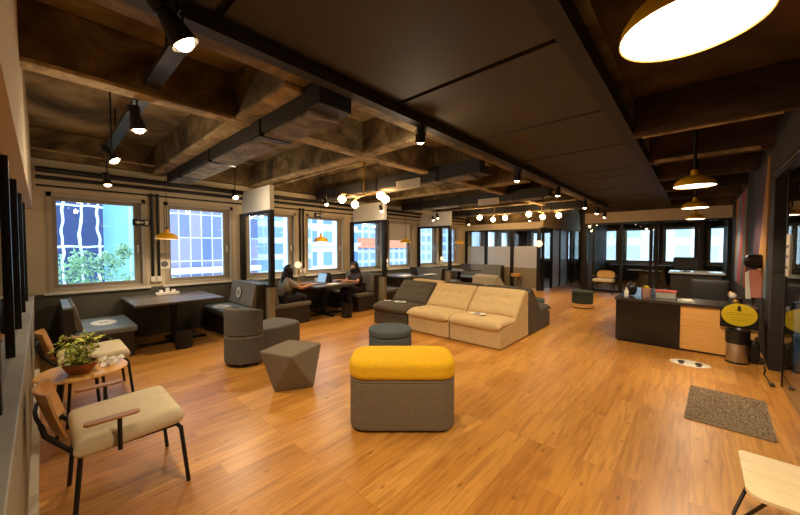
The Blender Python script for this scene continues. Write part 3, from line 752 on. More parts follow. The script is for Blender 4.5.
for s in (-1, 1):
    fm.prism([(.02 + .075 * math.cos(q), s * .09 + .04 * math.sin(q)) for q in [2 * PI * i / 20 for i in range(20)]], .0025, .004)
    fm.prism([(-.085 + .03 * math.cos(q), s * .09 + .03 * math.sin(q)) for q in [2 * PI * i / 14 for i in range(14)]], .0025, .004)
fm.build('footprints', M['ink'], st)
for o in kids(st):
    if o.name.startswith('print'): bpy.data.objects.remove(o)
oval('white oval sticker on the left seat of the empty first booth', (.62, 6.65, .4515), .15, .24, 0, marks='dot')
oval('white oval sticker on the right seat of the empty first booth', (2.32, 6.75, .4515), .15, .25, 0, marks='dot')
oval('round white sticker with a dark cross on the bench back of the first booth', (2.625, 6.72, .70), .1, .1, 0, rot=(0, R(-82), 0), marks='x')
tag(bpy.data.objects['distancing_sticker.002'], 'round white sticker with a dark cross on the bench back of the first booth', 'sticker')

# booth wall notices, exit boxes, items
NL = ['white notice card with a round picture on the wall between the first two windows', 'glowing round table lamp on the sill behind the two women', 'small glowing lamp by the second partition', 'small lamp by the third partition']
t = thing('wall_notice', NL[0], 'notice', (1.53, 7.27, 1.2))
MB().box(-.09, .09, 0, .02, 0, .17).build('card', M['paper'], t)
MB().cyl((0, -.003, .085), (0, 0, .085), .055, 20).build('picture', M['lap_grey'], t)
MB().box(-.1, .1, 0, .012, .22, .29).build('upper_card', M['winsash'], t)
for k, (x, y, z, lab) in enumerate(((4.16, 7.1, 0.75, 'round glowing table lamp standing between the two women near the window'), (7.15, 7.1, .75, 'glowing table lamp on the third booth table, just past the second partition'), (10.12, 7.05, .75, 'glowing table lamp on the fourth booth table, just past the third partition'))):
    t = thing('table_lamp', lab, 'table lamp', (x, y, z), 0, 'globe table lamps')
    MB().cyl((0, 0, 0), (0, 0, .02), .07, 20).cyl((0, 0, .02), (0, 0, .34), .012).build('base', M['brass'], t)
    MB().sph((0, 0, .42), .085, 18).build('globe', M['small_glow'], t, smooth=True)
    MB().sph((0, 0, .42), .088, 10).build('wire_guard', M['brass'], t).modifiers.new('w', 'WIREFRAME').thickness = .006
def exitbox(label, x, z):
    t = thing('emergency_sign', label, 'sign', (x, 7.236, z), 0, 'black arrow signs on the window wall')
    MB().box(-.12, .12, 0, .04, -.055, .055).build('housing', M['black'], t, bevel=.005)
    m = MB(); m.prism([(-.09, 0), (-.03, .035), (-.03, -.035)], -.003, 0, 'y'); m.box(-.03, .03, -.003, 0, -.012, .012); m.build('arrow', M['white'], t)
    MB().box(.05, .1, -.003, 0, -.035, .035).build('pictogram', M['white'], t)
exitbox('black arrow sign on the wall between the first two windows', 1.2, 2.03)
exitbox('black arrow sign above the window behind the two women', 4.85, 2.42)
t = thing('desk_caddy', 'white tray of bottles and napkins on the first booth table', 'caddy', (1.5, 6.95, .75))
MB().box(-.17, .17, -.06, .06, 0, .05).build('tray', M['white'], t, bevel=.008)
for i, xx in enumerate((-.1, 0, .09)): MB().cyl((xx, 0, .05), (xx, 0, .09 + .03 * (i == 1)), .03, 12).build('dispenser', M['paper'], t)

def bin_(name, label, x, y, r, h, m, group=None):
    t = thing(name, label, 'bin', (x, y, 0), 0, group)
    MB().lathe([(0, 0), (r * .86, 0), (r, h), (r * .93, h), (r * .8, .02), (0, .02)], 28).build('body', m, t, smooth=True)
    MB().lathe([(r * 1.0, h - .03), (r * 1.06, h - .01), (r * 1.03, h + .012), (r * .92, h + .004), (r * .82, h - .12), (0, h - .2)], 28).build('liner', M['bag'], t, smooth=True)
    return t
bin_('waste_bin', 'black waste bin beside the foot of the first booth table', 1.50, 6.02, .13, .29, M['black_matt'], 'black waste bins by the booths')
bin_('waste_bin', 'black waste bin at the end of the table of the two women', 4.66, 6.22 - .35, .13, .3, M['black_matt'], 'black waste bins by the booths')

# laptops
def laptop(label, x, y, rz, lid, scr, z=.75):
    t = thing('laptop', label, 'laptop', (x, y, z), rz)
    MB().box(-.12, .12, -.17, .17, 0, .018).build('keyboard_base', lid, t, bevel=.004)
    MB().box(-.09, .03, -.14, .14, .018, .0195).build('keys', M['ink'], t)
    l = MB().box(-.006, .006, -.17, .17, 0, .23).build('screen_lid', lid, t, loc=(.12, 0, .018), rot=(0, R(14), 0))
    MB().box(-.0075, -.006, -.155, .155, .015, .22).build('display', scr, l)
    return t
laptop('grey laptop with lit blue screen before the woman with long hair', 4.25, 6.45, 0, M['lap_grey'], M['screen'])
laptop('black laptop before the masked woman, lid seen from behind', 4.72, 6.5, PI, M['lap_black'], M['screen'])
laptop('black laptop open on the third booth table', 7.75, 6.3, PI * .92, M['lap_black'], M['ink'])
laptop('blue-lit open laptop on the fourth booth table', 10.6, 6.2, PI, M['lap_grey'], M['screen'])
tag(MB().box(-.15, .15, -.1, .1, 0, .01).box(-.12, .14, -.13, .07, .01, .016).build('paper_stack', M['paper'], loc=(4.48, 6.15, .75), rot=(0, 0, .3)), 'loose white papers on the table between the two laptops', 'papers')
tag(MB().box(-.2, .2, -.13, .13, 0, .012).build('paper_stack', M['paper'], loc=(7.22, 6.35, .75), rot=(0, 0, .1)), 'white papers lying left of the black laptop in the third booth', 'papers')
tag(MB().box(-.2, .2, -.12, .12, 0, .012).build('paper_stack', M['paper'], loc=(8.08, 6.1, .75), rot=(0, 0, -.2)), 'white papers lying right of the black laptop in the third booth', 'papers')
t = thing('tissue_box', 'small white box on the table before the masked woman', 'box', (4.6, 6.85, .75))
MB().box(-.1, .1, -.06, .06, 0, .09).build('carton', M['paper'], t, bevel=.004); MB().prism([(-.03, .09), (.03, .09), (.0, .13)], -.02, .02, 'y').build('tissue', M['white'], t)

# ------------------------------------------------------------------ lounge furniture
def grey_bottomed_pouf():
    t = thing('bench_pouf', 'tall yellow-topped grey bench pouf standing alone in the middle of the floor', 'pouf', (2.228, 1.995, 0), R(-48))
    MB().prism(rpoly(.88, .44, .12), 0, .03).build('glide_base', M['black_matt'], t)
    MB().prism(rpoly(.93, .50, .15, 8), .015, .445).build('grey_base', M['taupe_fab'], t, bevel=.02, seg=3)
    MB().prism(rpoly(.945, .515, .155, 8), .45, .62).build('yellow_cushion', M['yellow_fab'], t, bevel=.05, seg=5)
    MB().prism(rpoly(.935, .505, .152, 8), .442, .453).build('seam', M['taupe_fab'], t)
grey_bottomed_pouf()
def diamond():
    t = thing('faceted_pouf', 'taupe faceted pouf with twisted square top beside the curved chair', 'pouf', (1.93, 3.44, 0))
    top = [Vector(p) for p in ((-.17, -.36, .45), (-.33, .06, .45), (.12, .30, .45), (.30, -.12, .45))]
    a0 = [(-.21, -.06), (-.02, .29), (.27, .06), (.16, -.22)]
    mb = MB(); bm = mb.bm
    # twisted square prism: top square turned against the base square
    T = [bm.verts.new(p) for p in ((-.19, -.33, .45), (-.34, .11, .45), (.12, .30, .45), (.32, -.12, .45))]
    Bv = [bm.verts.new((x, y, .0)) for x, y in ((-.24, -.04), (-.06, .24), (.25, .1), (.13, -.24))]
    for i in range(4):
        j = (i + 1) % 4
        bm.faces.new((T[i], T[j], Bv[i])); bm.faces.new((Bv[i], T[j], Bv[j]))
    bm.faces.new(T); bm.faces.new(Bv[::-1])
    mb.build('upholstery', M['taupe_fab'], t, bevel=.018, seg=3)
diamond()
def drum(label, x, y, r, h, m, name='round_pouf', base=None, top=None, mt=None):
    t = thing(name, label, 'pouf', (x, y, 0))
    bz = .02
    MB().cyl((0, 0, 0), (0, 0, .03), r * .9, 32).build('glide_base', M['black_matt'], t)
    if base: MB().cyl((0, 0, .02), (0, 0, base), r * .97, 40).build('wooden_base', M['ply'], t, bevel=.006); bz = base
    MB().cyl((0, 0, bz), (0, 0, h - .10), r, 44).build('drum_body', m, t, bevel=.02)
    MB().cyl((0, 0, h - .098), (0, 0, h), r * 1.012, 44).build('seat_top', mt or m, t, bevel=.03, seg=4)
    return t
drum('round blue-grey pouf right behind the yellow-topped pouf', 3.40, 3.28, .31, .43, M['blue_fab'])
drum('small round dark green pouf with orange wooden base far down the room', 9.6, 2.2, .25, .45, M['green_dark'], base=.12)
drum('small blue-grey pouf half hidden behind the right end of the sofas', 7.75, 2.8, .24, .40, M['blue_fab'])

def curved_chair():
    t = thing('curved_lounge_chair', 'grey drum-backed lounge chair seen from its curved back', 'lounge chair', (1.90, 4.62, 0), R(18))
    def arc(ro, ri, a0, a1, z0, z1, n=28, dz=0):
        mb = MB(); bm = mb.bm; rings = []
        for i in range(n + 1):
            a = R(a0 + (a1 - a0) * i / n); c, s = math.cos(a), math.sin(a)
            k = 1 - abs(2 * i / n - 1) ** 3
            zt = z1 - dz * (1 - k)
            rings.append([bm.verts.new((ro * c, ro * s, z0)), bm.verts.new((ro * c, ro * s, zt)), bm.verts.new((ri * c, ri * s, zt)), bm.verts.new((ri * c, ri * s, z0))])
        for A, B in zip(rings, rings[1:]):
            for q in range(4): bm.faces.new((A[q], A[(q + 1) % 4], B[(q + 1) % 4], B[q]))
        bm.faces.new(rings[0]); bm.faces.new(rings[-1][::-1]); return mb
    arc(.275, .17, 78, 282, .41, .78, dz=.04).build('backrest', M['grey_fab'], t, bevel=.022, seg=3)
    arc(.28, .17, 76, 284, .045, .40).build('back_base', M['grey_fab'], t, bevel=.012)
    arc(.274, .2, 77, 283, .398, .412).build('seam', M['taupe_fab'], t)
    plan = [(-.16, -.15), (.05, -.22), (.3, -.27), (.68, -.30), (.78, -.27), (.84, -.1), (.86, .1), (.82, .27), (.74, .33), (.3, .27), (.05, .22), (-.16, .15)]
    MB().prism(plan, .045, .44).build('seat', M['grey_fab'], t, bevel=.035, seg=4)
    for x, y in ((-.18, -.1), (-.18, .12), (0, -.2), (.7, -.22), (.72, .25)): MB().cyl((x, y, 0), (x, y, .05), .02, 10).build('foot', M['lap_grey'], t)
curved_chair()

def sofa(name, label, x, y, rz, fab, width=.94, group='low modular sofas in the middle of the room'):
    """module facing -X locally: front at x=0, back at x=1.12, width along y"""
    t = thing(name, label, 'sofa', (x, y, 0), rz, group)
    w = width / 2 - .004
    prof = [(.02, .01), (.02, .30), (.50, .34), (.86, .70), (1.03, .80), (1.12, .80), (1.15, .02)]
    MB().prism(prof, -w, w, 'y').build('frame_body', M[fab], t, bevel=.02)
    d = [(-.02, -.22, .06, .035), (-.02, .22, .06, .035), (-.02, 0, .05, .02)]
    c = cushion(.68, width - .01, .17, 18, 20, dips=d, lines=[(-.02, .03, .014)], p=7)
    for v in c.bm.verts:
        if v.co.x < -.2: v.co.z -= (-.2 - v.co.x) * .25
    c.build('seat_cushion', M[fab], t, smooth=True, loc=(.30, 0, .365), rot=(0, R(3), 0))
    d = [(.06, -.2, .06, .035), (.06, .2, .06, .035), (-.12, -.2, .05, .012), (-.12, .2, .05, .012)]
    c = cushion(.60, width - .01, .15, 18, 20, dips=d, lines=[(.06, .03, .012), (-.12, .03, .008)], p=7)
    c.build('back_cushion', M[fab], t, smooth=True, loc=(.80, 0, .615), rot=(0, R(-46), 0))
    return t
sofa('modular_sofa', 'beige low sofa module at the right end of the front row', 4.70, 2.66, 0, 'beige_fab')
sofa('modular_sofa', 'beige low sofa module in the middle of the front row', 4.70, 3.61, 0, 'beige_fab')
sofa('modular_sofa', 'charcoal low sofa module at the left end of the front row', 4.70, 4.57, 0, 'dark_sofa')
sofa('modular_sofa', 'charcoal low sofa module facing away at the right end of the rear row', 7.02, 2.66, PI, 'dark_sofa')
sofa('modular_sofa', 'charcoal low sofa module facing away in the middle of the rear row', 7.02, 3.61, PI, 'dark_sofa')
sofa('modular_sofa', 'beige low sofa module facing away at the left end of the rear row', 7.02, 4.57, PI, 'beige_fab')
sofa('modular_sofa', 'lone pale beige sofa module seen from behind beyond the sofa rows', 9.15, 4.02, PI + R(-12), 'cream_fab', .8)
oval('pale sticker with dark cross lying on the seat of the beige right sofa module', (5.02, 2.75, .459), .10, .14, .2)
oval('pale sticker lying on the seat of the charcoal sofa module at left', (5.02, 4.55, .459), .10, .13, .2)
oval('small pale sticker on the left side of the charcoal sofa seat', (4.95, 4.86, .459), .07, .08, .2)

# armchairs
def armchair(label, x, y, rz=0, back='ply2', s=1.0, group='wood-backed armchairs'):
    t = thing('armchair', label, 'armchair', (x, y, 0), rz, group)
    c = cushion(.535, .59, .12, 20, 20, p=16)
    c.build('seat', M['cream_fab'], t, smooth=True, loc=(0, 0, .458), rot=(0, R(-2), 0))
    MB().box(-.24, .24, -.26, .26, .395, .415).build('seat_frame', M['black'], t)
    for sy in (-1, 1):
        MB().tube([(.22, sy * .25, .42), (.25, sy * .27, .38), (.285, sy * .285, 0)], .013).build('leg', M['black'], t, smooth=True)
        MB().tube([(-.27, sy * .25, .0), (-.24, sy * .25, .34), (-.235, sy * .25, .40), (-.27, sy * .25, .45), (-.37, sy * .25, .58), (-.382, sy * .25, .64)], .013).build('leg', M['black'], t, smooth=True)
        a = MB().prism([(p[0], p[1]) for p in rpoly(.25, .055, .026, 5)], .595, .61).build('armrest', M['arm_wood'], t, bevel=.003, loc=(-.10, sy * .325, 0))
        MB().tube([(.03, 0, .597), (.03, 0, .40)], .012).tube([(.03, 0, .41), (.03, -sy * .07, .41)], .010).build('armrest_post', M['black'], a, smooth=True)
    # bent plywood back
    mb = MB(); bm = mb.bm; G = {}; n = 14; k = 6
    for i in range(n + 1):
        v = -1 + 2 * i / n
        for j in range(k + 1):
            u = j / k
            half = .265 - .10 * max(0, 2 * u - 1) ** 3 - .04 * max(0, 1 - 2 * u) ** 3
            y_ = v * half; x_ = -.345 - .07 * u + .055 * v * v; z_ = .52 + .25 * u
            for q, dx in enumerate((0, .013)): G[i, j, q] = bm.verts.new((x_ + dx, y_, z_))
    for i in range(n):
        for j in range(k):
            for q in (0, 1): bm.faces.new([G[i, j, q], G[i + 1, j, q], G[i + 1, j + 1, q], G[i, j + 1, q]])
    for i in range(n):
        for j in (0, k): bm.faces.new([G[i, j, 0], G[i + 1, j, 0], G[i + 1, j, 1], G[i, j, 1]])
    for j in range(k):
        for i in (0, n): bm.faces.new([G[i, j, 0], G[i, j + 1, 0], G[i, j + 1, 1], G[i, j, 1]])
    mb.build('backrest', M[back], t, smooth=True)
    MB().tube([(-.382, -.25, .64), (-.40, -.12, .64), (-.407, 0, .64), (-.40, .12, .64), (-.382, .25, .64)], .010).build('back_rail', M['black'], t, smooth=True)
    return t
armchair('cream armchair with plywood back nearest the viewer at lower left', .36, 2.83)
armchair('cream armchair with plywood back behind the round plant table', .35, 4.74)
armchair('distant armchair with orange wooden back before the glass rooms', 13.0, 2.33, PI, 'ply')

# round table with plant
t = thing('round_side_table', 'round honey wood side table between the two armchairs', 'side table', (.22, 3.88, 0))
MB().lathe([(0, .53), (.285, .53), (.295, .54), (.285, .55), (0, .55)], 48).build('table_top', M['tabletop_wood'], t, smooth=True)
for a in (30, 120, 210, 300):
    c, s = math.cos(R(a)), math.sin(R(a))
    MB().tube([(.14 * c, .14 * s, .53), (.2 * c, .2 * s, 0)], .012).build('leg', M['black'], t, smooth=True)
MB().cyl((0, 0, .505), (0, 0, .53), .17, 20).build('under_plate', M['black'], t)
rr = random.Random(11)
t = thing('potted_plant', 'trailing yellow-green plant in a low terracotta bowl on the round table', 'potted plant', (.20, 3.80, .55))
MB().lathe([(0, 0), (.06, 0), (.085, .02), (.11, .07), (.115, .09), (.106, .09), (.10, .06), (0, .06)], 32).build('terracotta_bowl', M['terracotta'], t, smooth=True)
MB().lathe([(0, .07), (.08, .072), (.101, .066)], 24).build('soil', M['soil'], t)
stems = MB(); leaves = MB(); leaves2 = MB()
for i in range(34):
    an = rr.uniform(0, 2 * PI); ln = rr.uniform(.05, .21); up = rr.uniform(.04, .25)
    p0 = Vector((rr.uniform(-.06, .06), rr.uniform(-.06, .06), .07)); pts = [p0]
    for q in range(1, 5):
        f = q / 4; pts.append(p0 + Vector((math.cos(an) * ln * f, math.sin(an) * ln * f, up * math.sin(f * PI * .72))))
    stems.tube(pts, .0022, 5)
    for q in range(1, 5):
        for _ in range(3):
            c = pts[q] + Vector((rr.uniform(-.02, .02), rr.uniform(-.02, .02), rr.uniform(-.005, .025)))
            d = Vector((rr.gauss(0, 1), rr.gauss(0, 1), rr.gauss(0, .5))).normalized(); n_ = Vector((rr.gauss(0, .4), rr.gauss(0, .4), 1)).normalized(); w_ = d.cross(n_).normalized()
            L = rr.uniform(.024, .046)
            (leaves if rr.random() < .65 else leaves2).face([c, c + d * L * .4 + w_ * L * .35, c + d * L, c + d * L * .4 - w_ * L * .35])
stems.build('stem', M['leaf_dark'], t, smooth=True)
o = leaves.build('leaves', M['leaf'], t); o['kind'] = 'stuff'
o = leaves2.build('darker_leaves', M['leaf_dark'], t); o['kind'] = 'stuff'
t = thing('napkin_flowers', 'crumpled white paper flowers lying on the round table beside the plant', 'paper flowers', (.40, 3.90, .562))
for k in range(3):
    mb = MB()
    for i in range(16):
        c = Vector((rr.uniform(-.05, .05), rr.uniform(-.06, .06), rr.uniform(.008, .03))) ; d = Vector((rr.gauss(0, 1), rr.gauss(0, 1), rr.gauss(0, .5))).normalized(); b = d.orthogonal().normalized()
        s_ = .028; mb.face([c - d * s_, c + b * s_, c + d * s_, c - b * s_])
    mb.build('petal_cluster', M['paper'], t, loc=((-.02, -.06, 0), (.04, .0, 0), (-.06, .05, 0))[k])

# slatted bench, bottom right
t = thing('slatted_bench', 'cream slatted low table with thin black rod legs at the lower right corner', 'table', (2.42, -.62, 0))
def slat(x0, x1, r0, r1):
    y0, y1 = -.08, .42
    P = []
    if r1: P += [(x1, y0 + r1)] + [(x1 - r1 + r1 * math.cos(a), y1 - r1 + r1 * math.sin(a)) for a in [R(90 * i / 6) for i in range(7)]]
    else: P += [(x1, y0), (x1, y1)]
    if r0: P += [(x0 + r0 - r0 * math.sin(a), y1 - r0 + r0 * math.cos(a)) for a in [R(90 * i / 6) for i in range(7)]] + [(x0, y0 + r0)]
    else: P += [(x0, y1), (x0, y0)]
    if r0: P += [(x0 + r0 - r0 * math.cos(a), y0 + r0 - r0 * math.sin(a)) for a in [R(90 * i / 6) for i in range(7)]]
    if r1: P += [(x1 - r1 + r1 * math.sin(a), y0 + r1 - r1 * math.cos(a)) for a in [R(90 * i / 6) for i in range(7)]]
    return P
for x0, x1, r0, r1 in ((-.235, -.112, .07, 0), (-.108, -.002, 0, 0), (.002, .108, 0, 0), (.112, .225, 0, .03)):
    MB().prism(slat(x0, x1, r0, r1), .43, .45).build('slat', M['slat'], t, bevel=.002)
MB().box(-.2, .2, .28, .32, .415, .43).box(-.2, .2, -.02, .02, .415, .43).build('batten', M['black'], t)
for sy in (-1, 1):
    yb, yo = (.34, .44) if sy > 0 else (0, -.09)
    MB().tube([(-.17, yb, .42), (-.02, yo, .16), (.0, yo, .13), (.01, yo, 0)], .008).tube([(.19, yb, .42), (.05, yo, .17), (.02, yo, .14)], .008).build('leg', M['black'], t, smooth=True)

# rug, mat, cable
mb = MB(); bm = mb.bm; rr = random.Random(5)
poly = rpoly(.98, .58, .03, 3)
mb.prism(poly, 0, .012).build('shag_rug', M['rug'], rot=(0, 0, R(-2)), loc=(4.49, -.255, .001))
rug = bpy.data.objects['shag_rug']; tag(rug, 'taupe shaggy doormat on the wood floor before the reception', 'rug')
pile = MB()
for i in range(9000):
    x = rr.uniform(-.485, .485); y = rr.uniform(-.285, .285); h = rr.uniform(.004, .012); a = rr.uniform(0, 2 * PI); w = .006
    dx, dy = math.cos(a) * w, math.sin(a) * w; lx, ly = rr.uniform(-.01, .01), rr.uniform(-.01, .01)
    pile.face([(x - dx, y - dy, .01), (x + dx, y + dy, .01), (x + lx, y + ly, .01 + h)])
o = pile.build('pile', M['rug'], rug); o['kind'] = 'stuff'
t = thing('rubber_mat', 'dark rubber entrance mat with grey inlay behind the glass front', 'mat', (4.75, -1.12, 0))
MB().box(-.36, .36, -.30, .30, .001, .01).build('mat_base', M['rubber'], t)
MB().box(-.24, .24, -.2, .2, .01, .013).build('inlay', M['rubber_grey'], t)
t = thing('floor_cable', 'black cable with plug trailing on the floor from the dark post', 'cable')
MB().tube([(6.30, -.69, .05), (6.22, -.69, .008), (6.05, -.66, .006), (5.9, -.675, .006), (5.78, -.67, .006), (5.66, -.68, .006)], .006).build('cord', M['black'], t, smooth=True)
MB().box(5.58, 5.66, -.70, -.66, .001, .03).build('plug', M['lap_black'], t, bevel=.006)

# ------------------------------------------------------------------ reception
P0 = Vector((6.62, 1.0, 0)); P1 = Vector((6.62, -.66, 0)); L = (P1 - P0).length
ang = math.atan2(P1.y - P0.y, P1.x - P0.x)          # local x runs along the front, local y toward the room behind
t = thing('reception_counter', 'L-shaped reception counter with gloss black and light wood front', 'counter', P0, ang)
SPL = .84
MB().box(0, SPL, 0, .5, .03, .70).build('black_front', M['gloss_black'], t, bevel=.003)
aE = lambda b_: 1.66
MB().prism([(SPL + .002, .012), (aE(.012), .012), (aE(.45), .45), (SPL + .002, .45)], .03, .70).build('wood_front', M['ply'], t, bevel=.003)
MB().box(.02, 1.5, .03, .4, 0, .03).build('plinth', M['black_matt'], t)
MB().prism([(-.015, -.02), (aE(-.02), -.02), (aE(.62), .62), (-.015, .62)], .70, .745).build('counter_top', M['counter_top'], t, bevel=.004)
MB().box(0, .55, .5, 1.85, .02, .70).build('side_wing', M['gloss_black'], t, bevel=.003)
MB().box(-.015, .58, .62, 1.9, .70, .745).build('wing_top', M['counter_top'], t, bevel=.004)
def local(px, py, z=0): return t.matrix_world  # placeholder
fx = Vector((math.cos(ang), math.sin(ang), 0)); fy = Vector((-math.sin(ang), math.cos(ang), 0))
def cpt(a, b, z): return P0 + fx * a + fy * b + Vector((0, 0, z))
# sign on the counter
s = thing('oval_sign', 'yellow oval sign with a small tree emblem standing before the counter front', 'sign', cpt(1.467, -.03, 0), ang)
MB().prism([(.178 * math.cos(2 * PI * i / 40), .645 + .158 * math.sin(2 * PI * i / 40)) for i in range(40)], -.02, -.012, 'y').build('sign_face', M['yellow_sign'], s)
MB().box(-.19, .19, -.011, -.0, .46, .735).build('backing_plate', M['black'], s)
em = MB(); em.prism([(-.03, .705), (.03, .705), (0, .75)], -.022, -.02, 'y').prism([(-.024, .735), (.024, .735), (0, .785)], -.023, -.021, 'y').box(-.007, .007, -.022, -.02, .69, .705); em.build('emblem', M['ink'], s)
tx = MB()
for z_, w_ in ((.668, .13), (.645, .14), (.60, .12), (.57, .09)): tx.box(-w_, w_, -.0215, -.02, z_ - .003, z_ + .003)
tx.build('print_line', mat('olive_print', C(150, 132, 24), .6), s)
b = thing('pedal_bin', 'brushed steel bin with overhanging black bag before the yellow sign', 'bin', Vector((6.46, -.45, 0)))
MB().lathe([(0, 0), (.108, 0), (.112, .01), (.112, .34), (.105, .34), (.10, .02), (0, .02)], 36).build('steel_body', M['steel'], b, smooth=True)
MB().lathe([(.115, .27), (.122, .29), (.124, .36), (.126, .45), (.11, .46), (.09, .42), (0, .38)], 30).build('bin_bag', M['bag'], b, smooth=True)
MB().lathe([(.113, .0), (.117, .0), (.117, .02), (.113, .02)], 36).build('base_ring', M['black'], b)
b = thing('black_case', 'dark bag slumped between the steel bin and the dark post', 'bag', cpt(1.62, -.10, 0))
bb = cushion(.10, .10, .30, 10, 10, p=6); bb.build('bag_body', M['bag'], b, smooth=True, loc=(-.0, 0, .17)); MB().tube([(-.05, 0, .28), (-.03, -.02, .37), (.03, -.02, .37), (.05, 0, .28)], .008).build('strap', M['black'], b, smooth=True)

# things on the counter
g = 'things on the reception counter'
b = thing('handbag', 'small black bag at the left corner of the reception counter', 'bag', cpt(.16, .40, .75), .4)
cushion(.22, .12, .22, 12, 12, p=5).build('bag_body', M['bag'], b, smooth=True, loc=(0, 0, .112)); MB().tube([(-.08, 0, .16), (-.04, 0, .25), (.04, 0, .25), (.08, 0, .16)], .008).build('handle', M['black'], b, smooth=True)
b = thing('sanitiser_bottle', 'white pump bottle beside the black bag on the counter', 'bottle', cpt(.12, .2, .745))
MB().lathe([(0, 0), (.03, 0), (.032, .01), (.032, .09), (.012, .12), (.012, .14), (0, .14)], 20).build('bottle_body', M['paper'], b, smooth=True); MB().box(-.03, .008, -.008, .008, .14, .155).build('pump', M['paper'], b)
b = thing('pen_cup', 'pinkish container with yellow top on the reception counter', 'container', cpt(.38, .33, .745))
MB().lathe([(0, 0), (.06, 0), (.07, .15), (.065, .15), (.055, .01), (0, .01)], 24).build('cup', mat('dusty_pink', C(176, 130, 116), .6), b, smooth=True)
MB().box(-.05, .04, -.03, .03, .10, .19).build('yellow_packet', M['yellow_sign'], b, rot=(0, 0, .4))
b = thing('leaflet_box', 'pale box with red lid on the reception counter', 'box', cpt(.64, .42, .745), ang)
MB().box(-.13, .13, -.08, .08, 0, .10).build('carton', M['grey_light'], b, bevel=.003); MB().box(-.14, .14, -.09, .09, .10, .125).build('lid', M['red'], b, bevel=.003)
b = thing('paper_tray', 'silvery sheet lying right of the red-lidded box on the counter', 'papers', cpt(.90, .22, .745), ang)
MB().box(-.1, .1, -.12, .12, 0, .008).build('sheet', M['grey_light'], b); MB().box(-.06, .06, -.1, .05, .008, .03).build('booklet', M['paper'], b, rot=(0, 0, .2))
b = thing('decor_bouquet', 'small colourful ornaments at the right end of the reception counter', 'ornament', cpt(1.45, .30, .745))
for i, (m_, x_, y_, z_) in enumerate((('brass', -.05, 0, .05), ('pink', .03, .02, .07), ('white', -.02, .03, .13), ('bag', .07, -.02, .05), ('brass', .05, .04, .14))):
    MB().sph((x_, y_, z_), .045, 12).build('bauble', M[m_], b, smooth=True)
MB().cyl((0, 0, 0), (0, 0, .10), .09, 16, .07).build('base', M['bag'], b)
# clothes stand behind
b = thing('clothes_stand', 'stand with a black cap and pink jacket beside the mural, behind the counter', 'clothes stand', (7.38, -.67, 0))
MB().cyl((0, 0, 0), (0, 0, 1.27), .015).cyl((0, 0, 0), (0, 0, .02), .07, 24).build('pole', M['black'], b)
b2 = thing('hanging_jacket', 'pink and salmon jacket hanging on the stand beside the mural', 'jacket', (7.38, -.67, 0))
MB().prism([(-.08, .82), (.08, .82), (.09, 1.15), (.06, 1.25), (-.06, 1.25), (-.085, 1.15)], -.06, -.02, 'x').build('jacket_body', M['pink'], b2, bevel=.015)
MB().prism([(.03, .80), (.09, .80), (.10, 1.2), (.06, 1.24)], -.075, -.06, 'x').build('sleeve', M['paper'], b2, bevel=.008)
b3 = thing('winter_hat', 'black hat and scarf on top of the clothes stand', 'hat', (7.38, -.67, .0))
cushion(.20, .24, .22, 12, 12, p=4).build('hat_crown', M['bag'], b3, smooth=True, loc=(0, 0, 1.38))
# office chair behind the counter
def office_chair(label, x, y, rz):
    c = thing('office_chair', label, 'office chair', (x, y, 0), rz, 'black office chairs behind the reception')
    cushion(.48, .5, .09, 12, 12, p=6).build('seat', M['black_matt'], c, smooth=True, loc=(0, 0, .47))
    bk = cushion(.46, .52, .07, 12, 12, p=5); bk.build('backrest', M['black_matt'], c, smooth=True, loc=(-.24, 0, .77), rot=(0, R(82), 0))
    MB().cyl((0, 0, .1), (0, 0, .43), .025).build('gas_lift', M['black'], c)
    for i in range(5):
        a = R(72 * i); l = MB().tube([(0, 0, .11), (.28 * math.cos(a), .28 * math.sin(a), .07)], .018).build('base_arm', M['black'], c, smooth=True)
        MB().sph((.28 * math.cos(a), .28 * math.sin(a), .03), .03, 10).build('caster', M['black'], l, smooth=True)
office_chair('black office chair directly behind the wooden counter front', 7.95, -.2, PI)
# high back desk with monitor
b = thing('back_desk', 'high dark desk with pale shiny top behind the reception chairs', 'desk', (10.0, .0, 0))
MB().box(-.35, .35, -.47, .46, 1.0, 1.04).build('desk_top', mat('pale_glossy_top', C(186, 190, 190), .2, coat=.3), b, bevel=.004)
MB().box(-.28, .30, -.42, .42, 0, 1.0).build('desk_body', M['bench_body'], b, bevel=.004)
b = thing('monitor', 'black monitor on the high desk seen from the front', 'monitor', (10.0, .17, 1.04))
MB().box(-.02, .02, -.22, .22, .06, .30).build('casing', M['lap_black'], b, bevel=.004); MB().box(-.024, -.02, -.205, .205, .08, .325).build('display', M['ink'], b); MB().box(-.06, .06, -.09, .09, 0, .012).box(.0, .02, -.02, .02, 0, .1).build('stand', M['lap_black'], b)
# rooms behind the glass: tables and chairs
for k, (x, y, lab) in enumerate(((15.2, 1.7, 'small white-topped round table inside the left glass room'), (15.0, 1.15, 'second small white-topped round table inside the left glass room'))):
    b = thing('meeting_table', lab, 'table', (x, y, 0), 0, 'white round tables in the glass room')
    MB().cyl((0, 0, .71), (0, 0, .74), .25, 28).build('table_top', M['paper'], b); MB().cyl((0, 0, .02), (0, 0, .71), .03).cyl((0, 0, 0), (0, 0, .02), .2, 20).build('pedestal', M['black'], b)
b = thing('room_bench', 'long dark cabinet under the far windows of the glass rooms', 'cabinet', (16.9, .6, 0))
MB().box(-.25, .3, -.74, 2.2, .0, .85).build('cabinet_body', M['bench_body'], b, bevel=.005)
for y_ in (-.55, .5, 1.5): MB().box(-.265, -.25, y_ - .5, y_ + .3, .1, .82).build('cabinet_door', M['black_matt'], b)
